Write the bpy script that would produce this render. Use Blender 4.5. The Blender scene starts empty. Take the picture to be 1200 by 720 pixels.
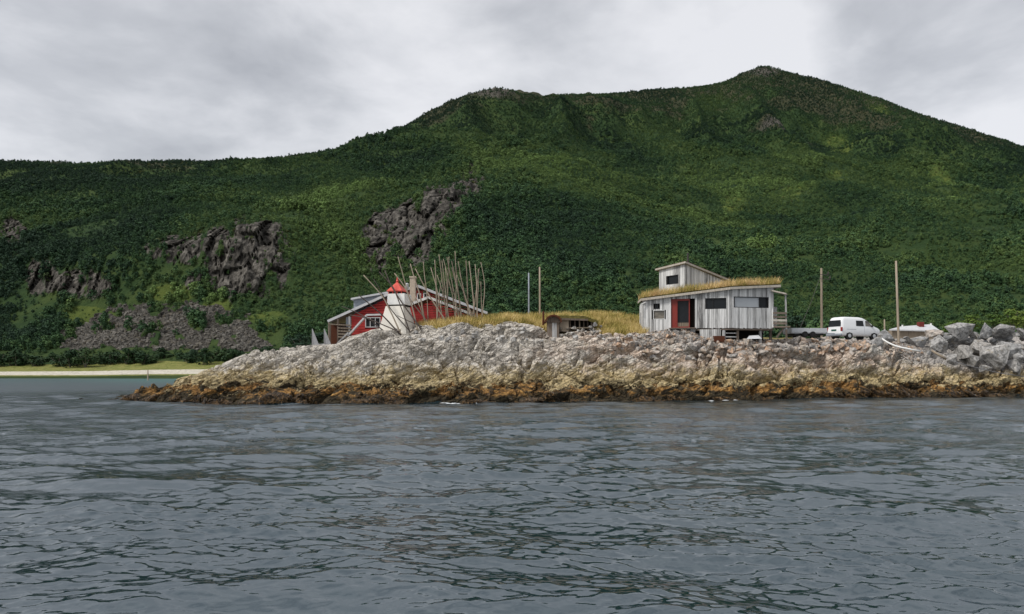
import bpy, bmesh, math, random
import numpy as np
from mathutils import Vector, Matrix, noise as mnoise

R = math.radians
scene = bpy.context.scene
col = scene.collection
FPX, HZ, CAMZ = 873.0, 431.0, 2.4      # focal length in photo pixels, horizon row, eye height


def P(px, py, D):
    """world point seen at photo pixel (px,py) at distance D"""
    return Vector(((px - 600) / FPX * D, D, CAMZ + (HZ - py) / FPX * D))


# ---------------------------------------------------------------- camera
cam = bpy.data.cameras.new('camera')
cam.sensor_width = 36
cam.lens = FPX / 1200 * 36
cam.shift_y = (HZ - 360) / 1200
cam.clip_start, cam.clip_end = 0.1, 6000
cam_o = bpy.data.objects.new('camera', cam)
col.objects.link(cam_o)
cam_o.location = (0, 0, CAMZ)
cam_o.rotation_euler = (R(90), 0, 0)
scene.camera = cam_o

# ---------------------------------------------------------------- light, sky, exposure
SUN_EL, SUN_AZ = 48, 238               # degrees; azimuth measured from +Y towards +X
scene.view_settings.view_transform = 'Standard'
scene.view_settings.look = 'None'
scene.view_settings.exposure = 0.88
scene.view_settings.gamma = 1.0
scene.view_settings.use_curve_mapping = False
sun = bpy.data.lights.new('sun', 'SUN')
sun.energy, sun.angle, sun.color = 1.5, R(14), (1.0, 0.97, 0.92)
sun_o = bpy.data.objects.new('sun', sun)
col.objects.link(sun_o)
sd = Vector((math.sin(R(SUN_AZ)) * math.cos(R(SUN_EL)), math.cos(R(SUN_AZ)) * math.cos(R(SUN_EL)), math.sin(R(SUN_EL))))
sun_o.rotation_euler = (-sd).to_track_quat('-Z', 'Y').to_euler()

world = bpy.data.worlds.new('World')
scene.world = world
world.use_nodes = True
wt = world.node_tree
wt.nodes.clear()


class NT:
    """tiny node-tree writer"""
    def __init__(s, tree):
        s.t = tree

    def n(s, kind, **kw):
        nd = s.t.nodes.new(kind)
        for k, v in kw.items():
            setattr(nd, k, v)
        return nd

    def put(s, sock, v):
        if v is None:
            return
        if isinstance(v, bpy.types.NodeSocket):
            s.t.links.new(v, sock)
        else:
            if isinstance(v, tuple) and len(v) == 3 and sock.type == 'RGBA':
                v = (*v, 1)
            sock.default_value = v

    def noise(s, vec, scale, detail=4, rough=.55, dist=0):
        nd = s.n('ShaderNodeTexNoise')
        s.put(nd.inputs['Vector'], vec)
        nd.inputs['Scale'].default_value = scale
        nd.inputs['Detail'].default_value = detail
        nd.inputs['Roughness'].default_value = rough
        nd.inputs['Distortion'].default_value = dist
        return nd.outputs[0]

    def voro(s, vec, scale, feature='F1'):
        nd = s.n('ShaderNodeTexVoronoi', feature=feature)
        s.put(nd.inputs['Vector'], vec)
        nd.inputs['Scale'].default_value = scale
        return nd

    def math(s, op, a, b=None, c=None, clamp=False):
        nd = s.n('ShaderNodeMath', operation=op, use_clamp=clamp)
        for i, v in enumerate((a, b, c)):
            s.put(nd.inputs[i], v)
        return nd.outputs[0]

    def vmath(s, op, a, b=None):
        nd = s.n('ShaderNodeVectorMath', operation=op)
        s.put(nd.inputs[0], a)
        s.put(nd.inputs[1], b)
        return nd.outputs[0]

    def ramp(s, v, stops, interp='LINEAR'):
        nd = s.n('ShaderNodeValToRGB')
        cr = nd.color_ramp
        cr.interpolation = interp
        while len(cr.elements) < len(stops):
            cr.elements.new(.5)
        for e, (p, c) in zip(cr.elements, stops):
            e.position = p
            e.color = (c, c, c, 1) if isinstance(c, (int, float)) else (*c, 1)
        s.put(nd.inputs[0], v)
        return nd.outputs[0]

    def mr(s, v, a, b, c=0.0, d=1.0):
        nd = s.n('ShaderNodeMapRange', interpolation_type='SMOOTHSTEP')
        s.put(nd.inputs[0], v)
        for i, x in enumerate((a, b, c, d)):
            s.put(nd.inputs[i + 1], x)
        return nd.outputs[0]

    def mix(s, f, a, b, mode='MIX'):
        nd = s.n('ShaderNodeMix', data_type='RGBA', blend_type=mode)
        s.put(nd.inputs[0], f)
        s.put(nd.inputs[6], a)
        s.put(nd.inputs[7], b)
        return nd.outputs[2]

    def attr(s, name):
        nd = s.n('ShaderNodeAttribute')
        nd.attribute_name = name
        return nd.outputs['Fac']

    def pos(s):
        return s.n('ShaderNodeNewGeometry').outputs['Position']

    def sep(s, v):
        nd = s.n('ShaderNodeSeparateXYZ')
        s.put(nd.inputs[0], v)
        return nd.outputs

    def scalev(s, v, x, y, z):
        return s.vmath('MULTIPLY', v, (x, y, z))

    def bump(s, h, strength, dist, normal=None):
        nd = s.n('ShaderNodeBump')
        nd.inputs['Strength'].default_value = strength
        nd.inputs['Distance'].default_value = dist
        s.put(nd.inputs['Height'], h)
        if normal is not None:
            s.put(nd.inputs['Normal'], normal)
        return nd.outputs[0]


W = NT(wt)
SKY_OFF = (9.3, 4.1, 3.3)
sky = W.n('ShaderNodeTexSky', sky_type='NISHITA', sun_disc=False)
sky.sun_elevation, sky.sun_rotation = R(SUN_EL), R(SUN_AZ)
dirv = W.n('ShaderNodeTexCoord').outputs['Generated']
dx, dy, dz = W.sep(dirv)[:3]
# cloud sheet seen in perspective: direction divided by its height
hz = W.math('ADD', W.math('ABSOLUTE', dz), 0.45)
comb = W.n('ShaderNodeCombineXYZ')
W.put(comb.inputs[0], W.math('DIVIDE', dx, hz))
W.put(comb.inputs[1], W.math('DIVIDE', dy, hz))
W.put(comb.inputs[2], W.math('MULTIPLY', dz, 2.2))
n1 = W.noise(W.vmath('ADD', W.scalev(dirv, 1, 1, 2.0), SKY_OFF), 3.4, 6, .52, .25)
n2 = W.noise(comb.outputs[0], 4.0, 5, .55, .3)
cl = W.math('ADD', W.math('MULTIPLY', n1, .74), W.math('MULTIPLY', n2, .26))
cloud = W.ramp(cl, [(.33, (2.5, 2.55, 2.70)), (.43, (3.2, 3.25, 3.40)), (.50, (3.95, 3.98, 4.12)), (.58, (4.6, 4.6, 4.72))])
skyc = W.mix(.91, sky.outputs[0], cloud)
bg = W.n('ShaderNodeBackground')
bg.inputs[1].default_value = 0.1
W.put(bg.inputs[0], skyc)
wo = W.n('ShaderNodeOutputWorld')
wt.links.new(bg.outputs[0], wo.inputs[0])


# ---------------------------------------------------------------- helpers
def tag(o, label=None, cat=None, group=None, kind=None):
    if label: o['label'] = label
    if cat: o['category'] = cat
    if group: o['group'] = group
    if kind: o['kind'] = kind
    return o


def empty(name, loc=(0, 0, 0), label=None, cat=None, group=None):
    o = bpy.data.objects.new(name, None)
    o.empty_display_size = .2
    col.objects.link(o)
    o.location = loc
    o.matrix_basis = Matrix.Translation(Vector(loc))
    return tag(o, label, cat, group)


def link(name, me, parent=None):
    o = bpy.data.objects.new(name, me)
    col.objects.link(o)
    if parent:
        o.parent = parent
    return o


def np_mesh(name, V, F, attrs=None, smooth=False, mat=None):
    """V (n,3) array, F (m,3|4) int array"""
    V = np.asarray(V, dtype=np.float32)
    F = np.asarray(F, dtype=np.int32)
    k = F.shape[1]
    me = bpy.data.meshes.new(name)
    me.vertices.add(len(V))
    me.vertices.foreach_set('co', V.ravel())
    me.loops.add(F.size)
    me.loops.foreach_set('vertex_index', F.ravel())
    me.polygons.add(len(F))
    me.polygons.foreach_set('loop_start', np.arange(0, F.size, k, dtype=np.int32))
    me.polygons.foreach_set('use_smooth', np.full(len(F), smooth))
    me.update(calc_edges=True)
    for a, v in (attrs or {}).items():
        at = me.attributes.new(a, 'FLOAT', 'POINT')
        at.data.foreach_set('value', np.asarray(v, dtype=np.float32).ravel())
    if mat:
        me.materials.append(mat)
    return me


def grid_faces(nr, nc):
    i = np.arange(nr * nc).reshape(nr, nc)
    return np.stack([i[:-1, :-1], i[:-1, 1:], i[1:, 1:], i[1:, :-1]], -1).reshape(-1, 4)


class MB:
    """collects hexahedra, tubes and polygons for one mesh; every piece has its own tint"""
    def __init__(s):
        s.v, s.f, s.t = [], [], []

    def add(s, vs, fs, tint=None):
        b = len(s.v)
        t = random.random() if tint is None else tint
        s.v += [tuple(v) for v in vs]
        s.t += [t] * len(vs)
        s.f += [tuple(b + i for i in f) for f in fs]

    def hexa(s, c, tint=None):
        """c: 4 bottom corners then 4 top corners, same winding"""
        s.add(c, [(3, 2, 1, 0), (4, 5, 6, 7), (0, 1, 5, 4), (1, 2, 6, 5), (2, 3, 7, 6), (3, 0, 4, 7)], tint)

    def box(s, lo, hi, tint=None, M=None):
        c = [Vector(p) for p in ((lo[0], lo[1], lo[2]), (hi[0], lo[1], lo[2]), (hi[0], hi[1], lo[2]), (lo[0], hi[1], lo[2]),
                                 (lo[0], lo[1], hi[2]), (hi[0], lo[1], hi[2]), (hi[0], hi[1], hi[2]), (lo[0], hi[1], hi[2]))]
        s.hexa([M @ p for p in c] if M else c, tint)

    def beam(s, a, b, w, h, up=(0, 0, 1), tint=None):
        a, b = Vector(a), Vector(b)
        d = (b - a).normalized()
        side = d.cross(Vector(up))
        if side.length < 1e-4:
            side = d.cross(Vector((0, 1, 0)))
        side.normalize()
        u = side.cross(d)
        x, y = side * w / 2, u * h / 2
        s.hexa([a - x - y, a + x - y, b + x - y, b - x - y, a - x + y, a + x + y, b + x + y, b - x + y], tint)

    def tube(s, pts, rad, n=7, tint=None, cap=True):
        pts = [Vector(p) for p in pts]
        vs, fs = [], []
        for i, p in enumerate(pts):
            d = (pts[min(i + 1, len(pts) - 1)] - pts[max(i - 1, 0)]).normalized()
            a = d.cross(Vector((0, 0, 1)) if abs(d.z) < .9 else Vector((1, 0, 0))).normalized()
            b = d.cross(a)
            r = rad[i] if isinstance(rad, (list, tuple)) else rad
            for k in range(n):
                t = 2 * math.pi * k / n
                vs.append(p + a * r * math.cos(t) + b * r * math.sin(t))
        for i in range(len(pts) - 1):
            for k in range(n):
                fs.append((i * n + k, i * n + (k + 1) % n, (i + 1) * n + (k + 1) % n, (i + 1) * n + k))
        if cap:
            fs.append(tuple(reversed(range(n))))
            fs.append(tuple(range((len(pts) - 1) * n, len(pts) * n)))
        s.add(vs, fs, tint)

    def build(s, name, mat, parent=None, smooth=False, bevel=0):
        me = bpy.data.meshes.new(name)
        me.from_pydata(s.v, [], s.f)
        at = me.attributes.new('tint', 'FLOAT', 'POINT')
        at.data.foreach_set('value', s.t)
        if bevel:
            bm = bmesh.new()
            bm.from_mesh(me)
            bmesh.ops.bevel(bm, geom=bm.edges[:], offset=bevel, segments=1, affect='EDGES', clamp_overlap=True)
            bm.to_mesh(me)
            bm.free()
        bmn = bmesh.new()
        bmn.from_mesh(me)
        bmesh.ops.recalc_face_normals(bmn, faces=bmn.faces[:])
        bmn.to_mesh(me)
        bmn.free()
        if smooth:
            me.polygons.foreach_set('use_smooth', [True] * len(me.polygons))
        me.materials.append(mat)
        o = link(name, me, parent)
        if parent:
            o.matrix_parent_inverse = parent.matrix_basis.inverted() if parent.type == 'EMPTY' and parent.parent is None else Matrix()
        return o


# numpy noise ------------------------------------------------------------
def h2(ix, iy, s):
    h = (ix.astype(np.int64) * 374761393 + iy.astype(np.int64) * 668265263 + s * 974634777) & 0xFFFFFFFF
    h = ((h ^ (h >> 13)) * 1274126177) & 0xFFFFFFFF
    h = ((h ^ (h >> 16)) * 2246822519) & 0xFFFFFFFF
    h = h ^ (h >> 13)
    return (h & 0xFFFFFF) / float(0x1000000)


def vnoise(x, y, s=0):
    ix, iy = np.floor(x), np.floor(y)
    fx, fy = x - ix, y - iy
    fx, fy = fx * fx * fx * (fx * (fx * 6 - 15) + 10), fy * fy * fy * (fy * (fy * 6 - 15) + 10)
    a, b, c, d = h2(ix, iy, s), h2(ix + 1, iy, s), h2(ix, iy + 1, s), h2(ix + 1, iy + 1, s)
    return (a + (b - a) * fx) * (1 - fy) + (c + (d - c) * fx) * fy


def fbm(x, y, o=4, s=0, g=.5):
    r, a, t = 0, 1, 0
    for i in range(o):
        r = r + a * (vnoise(x, y, s + i * 7) - .5)
        t += a
        a *= g
        x, y = x * 2.03 + 17.1, y * 2.03 + 5.3
    return r / t * 2


def worley(x, y, s=0, jit=.9):
    ix, iy = np.floor(x), np.floor(y)
    f1 = np.full(x.shape, 9.); f2 = f1.copy()
    ox = np.zeros(x.shape); oy = ox.copy(); cx = ox.copy(); cy = ox.copy()
    for i in (-1, 0, 1):
        for j in (-1, 0, 1):
            gx, gy = ix + i, iy + j
            px = gx + .5 + (h2(gx, gy, s) - .5) * jit
            py = gy + .5 + (h2(gx, gy, s + 91) - .5) * jit
            d = np.hypot(x - px, y - py)
            m = d < f1
            f2 = np.where(m, f1, np.minimum(f2, d))
            f1 = np.where(m, d, f1)
            ox = np.where(m, x - px, ox); oy = np.where(m, y - py, oy)
            cx = np.where(m, gx, cx); cy = np.where(m, gy, cy)
    return f1, f2, ox, oy, h2(cx, cy, s + 5), h2(cx, cy, s + 6), h2(cx, cy, s + 7)


def sstep(a, b, x):
    t = np.clip((x - a) / (b - a), 0, 1)
    return t * t * (3 - 2 * t)


# ---------------------------------------------------------------- materials
MATS = {}


def mat(name, fn, rough=.8, spec=.3):
    m = bpy.data.materials.new(name)
    m.use_nodes = True
    t = NT(m.node_tree)
    b = m.node_tree.nodes['Principled BSDF']
    b.inputs['Roughness'].default_value = rough
    b.inputs['Specular IOR Level'].default_value = spec
    c, nrm = fn(t)
    t.put(b.inputs['Base Color'], c)
    if nrm is not None:
        t.put(b.inputs['Normal'], nrm)
    MATS[name] = m
    return m


def plain(name, rgb, rough=.6, spec=.4, var=.12, scale=6, bump=.0):
    """paint, metal or plastic with a little uneven soiling"""
    def fn(t):
        p = t.pos()
        n = t.noise(p, scale, 5, .6)
        c = t.mix(t.math('MULTIPLY', t.attr('tint'), var), rgb, tuple(x * .75 for x in rgb))
        c = t.mix(t.mr(n, .35, .75, 0, var * 2), c, tuple(x * .55 for x in rgb))
        return c, (t.bump(n, bump, .02) if bump else None)
    return mat(name, fn, rough, spec)


def weathered_wood(t, light, dark, dens=.5):
    p = t.pos()
    v = t.scalev(p, 14, 14, .9)
    streak = t.noise(v, 1.0, 5, .7)
    big = t.noise(t.scalev(p, 1.4, 1.4, .5), 1.0, 3, .5)
    tint = t.attr('tint')
    f = t.math('ADD', t.math('MULTIPLY', streak, .85), t.math('MULTIPLY', tint, .42))
    f = t.math('SUBTRACT', f, .10)
    f = t.math('ADD', f, t.math('MULTIPLY', big, .25))
    c = t.ramp(t.math('MULTIPLY', f, .8), [(.28, dark), (.28 + dens * .35, tuple((a + b) / 2 for a, b in zip(light, dark))), (.28 + dens * .85, light)])
    return c, t.bump(streak, .4, .01)


mat('silver_wood', lambda t: weathered_wood(t, (.72, .715, .70), (.095, .092, .09), .50), .85)
mat('brown_wood', lambda t: weathered_wood(t, (.24, .19, .15), (.05, .038, .03), .6), .85)
mat('pale_wood', lambda t: weathered_wood(t, (.62, .57, .50), (.30, .26, .21), .5), .8)
mat('driftwood', lambda t: weathered_wood(t, (.40, .33, .25), (.09, .07, .05), .6), .85)
mat('dark_driftwood', lambda t: weathered_wood(t, (.10, .08, .07), (.03, .024, .02), .6), .85)
plain('red_paint', (.40, .032, .028), .6, .3, .25, 2.5)
plain('bright_red', (.62, .075, .05), .5, .4, .15, 3)
plain('door_red', (.22, .026, .017), .5, .4, .15, 3)
plain('white_paint', (.80, .79, .76), .55, .4, .10, 2.2)
plain('cream_plaster', (.78, .74, .66), .75, .2, .10, 1.8, .2)
plain('trim_grey', (.56, .565, .575), .6, .3, .22, 3)
plain('slate_grey', (.30, .33, .37), .7, .3, .2, 3)
plain('roof_felt', (.33, .34, .35), .85, .2, .25, 2)
plain('black', (.012, .012, .013), .5, .4, .1)
plain('dark_inside', (.018, .015, .013), .9, .1, .2)  # near-black, with the shade of interiors and the underfloor put into the colour
plain('brick_red', (.17, .035, .028), .85, .2, .3, 6)
plain('old_grey', (.20, .20, .205), .85, .2, .3, 4)
plain('rust', (.10, .035, .018), .85, .2, .3, 8)
plain('aluminium', (.50, .52, .54), .38, .6, .12, 4)
plain('rubber', (.02, .02, .021), .8, .2, .1)
plain('plate_green', (.02, .10, .075), .5, .4, .1)
plain('lamp_red', (.30, .015, .012), .25, .6, .1)
plain('blind', (.42, .44, .46), .18, .5, .06, 2)
plain('car_white', (.80, .81, .82), .25, .5, .03, 3)
plain('chimney_stone', (.55, .46, .36), .9, .15, .35, 5, .4)
plain('foam', (.62, .65, .67), .7, .3, .1, 9)
plain('insulator', (.05, .04, .035), .3, .5, .1)
mat('glass', lambda t: (t.mix(t.noise(t.pos(), 1.6, 2), (.008, .010, .012), (.02, .023, .026)), None), .1, .18)
mat('warm_glass', lambda t: (t.ramp(t.noise(t.scalev(t.pos(), 1.2, 1.2, 4), 1.3, 3), [(.35, (.05, .045, .035)), (.6, (.16, .14, .11))]), None), .12, .6)


def rock_fn(t):
    """bedrock of the headland: weed and rockweed stains low down, ochre lichen belt, pale grey above"""
    p = t.pos()
    z = t.sep(p)[2]
    q = t.scalev(p, 1, 1, 1.6)
    nb = t.noise(q, .35, 4, .6)
    nm = t.noise(q, 1.6, 5, .62, .6)
    nf = t.noise(q, 7.5, 5, .7)
    st = t.noise(t.scalev(p, 1.1, 1.1, 5.5), 1.5, 5, .65, .8)
    grey = t.ramp(t.math('ADD', t.math('MULTIPLY', nm, .6), t.math('MULTIPLY', nf, .4)),
                  [(.32, (.13, .115, .095)), (.43, (.36, .33, .285)), (.53, (.60, .555, .49)), (.68, (.74, .70, .635))])
    pink = t.ramp(nm, [(.35, (.36, .26, .19)), (.5, (.62, .49, .39)), (.65, (.72, .63, .54))])
    c = t.mix(t.math('MULTIPLY', t.attr('pink'), t.mr(nb, .40, .58)), grey, pink)
    c = t.mix(t.mr(t.noise(p, 2.3, 4, .7), .56, .70, 0, .6), c, (.38, .32, .20))          # tan lichen
    c = t.mix(t.mr(st, .60, .74, 0, .7), c, (.12, .115, .11))                              # dark water streaks
    ochre = t.ramp(t.math('ADD', t.math('MULTIPLY', st, .5), t.math('MULTIPLY', nf, .5)),
                   [(.34, (.09, .068, .032)), (.45, (.35, .27, .125)), (.56, (.58, .46, .24)), (.7, (.68, .58, .39))])
    zz = t.math('ADD', z, t.math('MULTIPLY', t.math('SUBTRACT', nb, .5), 2.2))
    zz = t.math('ADD', zz, t.math('MULTIPLY', t.math('SUBTRACT', nm, .5), 2.4))
    zz = t.math('ADD', zz, t.math('MULTIPLY', t.math('SUBTRACT', nf, .5), .9))
    c = t.mix(t.mr(zz, 3.1, 1.5, 0, .92), c, ochre)
    c = t.mix(t.math('MULTIPLY', t.mr(zz, 2.5, 1.4), t.mr(t.noise(q, 2.6, 5, .7, .8), .50, .66, 0, .85)), c, (.085, .068, .04))
    weed_o = t.ramp(t.math('ADD', t.math('MULTIPLY', nf, .55), t.math('MULTIPLY', nm, .45)),
                    [(.35, (.04, .025, .012)), (.45, (.20, .105, .036)), (.55, (.46, .25, .075)), (.70, (.58, .38, .15))])
    weed_d = t.ramp(nf, [(.35, (.016, .012, .008)), (.55, (.05, .038, .02)), (.75, (.09, .075, .035))])
    weed = t.mix(t.mr(t.noise(t.scalev(p, 1, 1, 1.6), .8, 5, .65, 1.0), .465, .555), weed_o, weed_d)
    belt = t.math('MULTIPLY', t.mr(zz, .72, .95), t.mr(t.noise(t.scalev(p, .6, .6, 1.2), .7, 4, .6), .44, .54))
    weed = t.mix(t.math('MULTIPLY', belt, .9), weed, weed_d)
    c = t.mix(t.mr(zz, 1.28, 1.02), c, weed)
    zl = t.math('ADD', z, t.math('MULTIPLY', t.math('SUBTRACT', nm, .5), .9))
    c = t.mix(t.mr(zl, .75, .28), c, weed_d)
    soil = t.ramp(nf, [(.35, (.10, .095, .03)), (.6, (.24, .19, .07))])
    c = t.mix(t.mr(t.math('ADD', t.attr('grass'), t.math('MULTIPLY', t.math('SUBTRACT', nm, .5), .9)), .4, .6), c, soil)
    g = t.ramp(nf, [(.3, (.22, .20, .18)), (.5, (.40, .37, .34)), (.7, (.56, .53, .49))])
    c = t.mix(t.attr('gravel'), c, g)
    bh = t.math('ADD', t.math('MULTIPLY', nf, .5), t.noise(q, 22, 4, .7))
    x_, y_, z_ = t.sep(t.vmath('ADD', p, t.scalev(t.n('ShaderNodeTexNoise').outputs[1], .5, .5, .5)))[:3]
    cb = t.n('ShaderNodeCombineXYZ')
    t.put(cb.inputs[0], t.math('ADD', t.math('MULTIPLY', x_, .86), t.math('MULTIPLY', z_, .5)))
    t.put(cb.inputs[1], t.math('MULTIPLY', y_, .6))
    t.put(cb.inputs[2], t.math('MULTIPLY', t.math('SUBTRACT', t.math('MULTIPLY', z_, .86), t.math('MULTIPLY', x_, .5)), 2.1))
    f1 = t.voro(cb.outputs[0], .9).outputs['Distance']
    f2 = t.voro(cb.outputs[0], 2.3).outputs['Distance']
    e1 = t.mr(t.voro(cb.outputs[0], .9, 'DISTANCE_TO_EDGE').outputs['Distance'], 0.0, .07)
    e2 = t.mr(t.voro(cb.outputs[0], 2.3, 'DISTANCE_TO_EDGE').outputs['Distance'], 0.0, .08)
    fh = t.math('ADD', t.math('MULTIPLY', f1, -.9), t.math('MULTIPLY', f2, -.35))
    fh = t.math('ADD', fh, t.math('ADD', t.math('MULTIPLY', e1, .35), t.math('MULTIPLY', e2, .14)))
    firm = t.math('SUBTRACT', 1.0, t.attr('grass'))
    nrm = t.bump(t.math('MULTIPLY', fh, firm), .85, .40)
    return c, t.bump(bh, .7, .06, nrm)


mat('bedrock', rock_fn, .85, .25)


def stone_fn(t, cols, pale=(.56, .55, .52)):
    oi = t.n('ShaderNodeObjectInfo')
    rnd = t.math('FRACT', t.math('ADD', oi.outputs['Random'], t.attr('tint')))
    base = t.ramp(rnd, [(i / max(1, len(cols) - 1), c) for i, c in enumerate(cols)])
    p = t.pos()
    n = t.noise(p, 3.2, 6, .68, .4)
    f = t.noise(p, 13, 4, .7)
    c = t.mix(t.mr(n, .40, .58, .75, 0), base, tuple(x * .16 for x in pale))
    c = t.mix(t.mr(t.noise(p, 4.5, 5, .72), .52, .64, 0, .7), c, pale)
    c = t.mix(t.mr(t.noise(p, 1.7, 5, .7, .5), .56, .68, 0, .6), c, (pale[0] * .54, pale[1] * .44, pale[2] * .28))
    return c, t.bump(t.math('ADD', f, n), .8, .07)


mat('boulder_grey', lambda t: stone_fn(t, [(.18, .183, .19), (.30, .30, .305), (.42, .41, .40), (.35, .325, .295), (.26, .263, .27)]), .85, .25)
mat('stone_pink', lambda t: stone_fn(t, [(.42, .36, .31), (.56, .50, .44), (.50, .31, .19), (.58, .41, .29), (.44, .42, .40), (.55, .45, .36), (.36, .34, .33)]), .88, .2)
mat('stone_pale', lambda t: stone_fn(t, [(.36, .35, .34), (.48, .46, .43), (.58, .56, .53), (.46, .39, .32), (.26, .26, .26)]), .88, .2)
mat('talus_stone', lambda t: stone_fn(t, pale=(.22, .205, .175), cols= [(.075, .071, .064), (.13, .122, .11), (.19, .178, .16), (.10, .085, .06)]), .9, .15)


def leaf_fn(t, a, b, c3, big=.012):
    oi = t.n('ShaderNodeObjectInfo')
    loc = oi.outputs['Location']
    if big:
        tn = t.n('ShaderNodeAttribute', attribute_type='INSTANCER')
        tn.attribute_name = 'tone'
        n = tn.outputs['Fac']
    else:
        n = .45
    f = t.math('ADD', n, t.math('MULTIPLY', t.math('SUBTRACT', oi.outputs['Random'], .5), .34))
    f = t.math('ADD', f, t.math('MULTIPLY', t.math('SUBTRACT', t.attr('tint'), .5), .28))
    return t.ramp(f, [(.10, a), (.42, b), (.74, c3), (1.0, tuple(x * 1.6 for x in c3))]), None


mat('leaf_wood', lambda t: leaf_fn(t, (.022, .049, .027), (.047, .100, .039), (.098, .152, .045)), .75, .2)
mat('leaf_heath', lambda t: leaf_fn(t, (.026, .045, .020), (.048, .075, .026), (.095, .10, .035)), .8, .15)
mat('leaf_bright', lambda t: leaf_fn(t, (.05, .10, .02), (.10, .16, .03), (.19, .22, .04), 0), .75, .2)
mat('leaf_shore', lambda t: leaf_fn(t, (.014, .035, .018), (.026, .056, .022), (.05, .085, .028), 0), .75, .2)
plain('bark', (.16, .14, .12), .9, .1, .4, 5)


def grass_fn(t, lo, mid, hi):
    tint = t.attr('tint')
    n = t.mr(t.noise(t.pos(), .5, 4, .65), .36, .64)
    return t.ramp(t.math('ADD', t.math('MULTIPLY', tint, .5), t.math('MULTIPLY', n, .5)), [(.18, lo), (.45, mid), (.82, hi)]), None


mat('dry_grass', lambda t: grass_fn(t, (.17, .17, .035), (.46, .35, .11), (.64, .50, .23)), .8, .15)
mat('roof_grass', lambda t: grass_fn(t, (.20, .19, .04), (.50, .36, .13), (.66, .48, .25)), .8, .15)
mat('turf', lambda t: (t.ramp(t.noise(t.pos(), 6, 4, .7), [(.35, (.07, .055, .02)), (.6, (.17, .15, .05))]), None), .9, .1)


def mountain_fn(t):
    p = t.pos()
    n = t.noise(t.scalev(p, 1, 1, 1.4), .014, 6, .62)
    nm = t.noise(p, .11, 5, .65)
    nf = t.noise(p, .6, 5, .7)
    green = t.ramp(t.math('ADD', t.math('MULTIPLY', n, .5), t.math('MULTIPLY', nm, .5)),
                   [(.36, (.014, .030, .013)), (.48, (.028, .052, .018)), (.62, (.055, .080, .024))])
    heath = t.ramp(t.math('ADD', t.math('MULTIPLY', nm, .55), t.math('MULTIPLY', nf, .45)),
                   [(.36, (.018, .024, .016)), (.48, (.036, .042, .023)), (.62, (.078, .070, .040))])
    rk = t.ramp(t.noise(t.scalev(p, 1, 1, .4), .34, 6, .75, .15), [(.38, (.024, .022, .019)), (.5, (.068, .062, .054)), (.62, (.15, .138, .12))])
    cell = t.voro(t.scalev(p, 1, .6, .42), .30)
    rk = t.mix(.55, rk, t.mix(1.0, rk, t.ramp(t.sep(cell.outputs['Color'])[0], [(.1, .5), (.9, 1.5)]), 'MULTIPLY'))
    meadow = t.ramp(nm, [(.35, (.035, .062, .018)), (.6, (.085, .11, .026))])
    sand_grass = t.ramp(nf, [(.35, (.12, .15, .035)), (.6, (.25, .24, .08))])
    tal = t.ramp(nf, [(.35, (.035, .032, .028)), (.6, (.07, .064, .056))])
    c = t.mix(t.mr(t.math('ADD', t.attr('heath'), t.math('MULTIPLY', t.math('SUBTRACT', nm, .5), .8)), .35, .65), green, heath)
    c = t.mix(t.mr(t.math('ADD', t.attr('meadow'), t.math('MULTIPLY', t.math('SUBTRACT', nm, .5), .9)), .35, .6), c, meadow)
    c = t.mix(t.mr(t.math('ADD', t.attr('talus'), t.math('MULTIPLY', t.math('SUBTRACT', nm, .5), .6)), .4, .6), c, tal)
    c = t.mix(t.mr(t.math('ADD', t.attr('cliff'), t.math('MULTIPLY', t.math('SUBTRACT', nf, .5), .9)), .35, .6), c, rk)
    c = t.mix(t.mr(t.math('ADD', t.attr('strand'), t.math('MULTIPLY', t.math('SUBTRACT', nf, .5), .3)), .4, .6), c, sand_grass)
    sand = t.ramp(nf, [(.3, (.50, .46, .38)), (.7, (.66, .62, .53))])
    c = t.mix(t.mr(t.math('ADD', t.attr('sand'), t.math('MULTIPLY', t.math('SUBTRACT', nf, .5), .3)), .4, .6), c, sand)
    return c, t.bump(t.math('ADD', nf, t.math('MULTIPLY', nm, 2.0)), .8, 1.2)


mat('mountain_ground', mountain_fn, .95, .1)


def water_fn(t):
    p = t.pos()
    sh = t.attr('shallow')
    c = t.mix(sh, (.006, .019, .026), (.012, .095, .088))
    q = t.scalev(p, .75, 1.3, 1)
    a = t.noise(q, 1.6, 3, .55, .4)
    b = t.noise(q, 5.5, 4, .55, .5)
    d = t.noise(q, 17, 3, .5, .3)
    h = t.math('ADD', t.math('MULTIPLY', a, .60), t.math('MULTIPLY', b, .42))
    h = t.math('ADD', h, t.math('MULTIPLY', d, .07))
    t.put(t.t.nodes['Principled BSDF'].inputs['Roughness'], t.attr('chop'))
    h = t.math('MULTIPLY', h, t.attr('ripple'))
    return c, t.bump(h, .8, .22)


mat('sea_water', water_fn, .03, .5).node_tree.nodes['Principled BSDF'].inputs['IOR'].default_value = 2.4
MATS['sea_water'].node_tree.nodes['Principled BSDF'].inputs['Specular Tint'].default_value = (.86, .95, 1.0, 1)

# ================================================================ THE SETTING
rng = np.random.default_rng(7)
random.seed(7)


def resample_columns(table, pxs):
    """table {px: [(D, z), ...]} with equal row counts -> arrays (len(pxs), rows) of D and z"""
    ks = sorted(table)
    A = np.array([table[k] for k in ks], dtype=float)
    D = np.stack([np.interp(pxs, ks, A[:, r, 0]) for r in range(A.shape[1])], 1)
    Z = np.stack([np.interp(pxs, ks, A[:, r, 1]) for r in range(A.shape[1])], 1)
    return D, Z


def zof(D, py):
    return CAMZ + (HZ - py) / FPX * D


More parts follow.
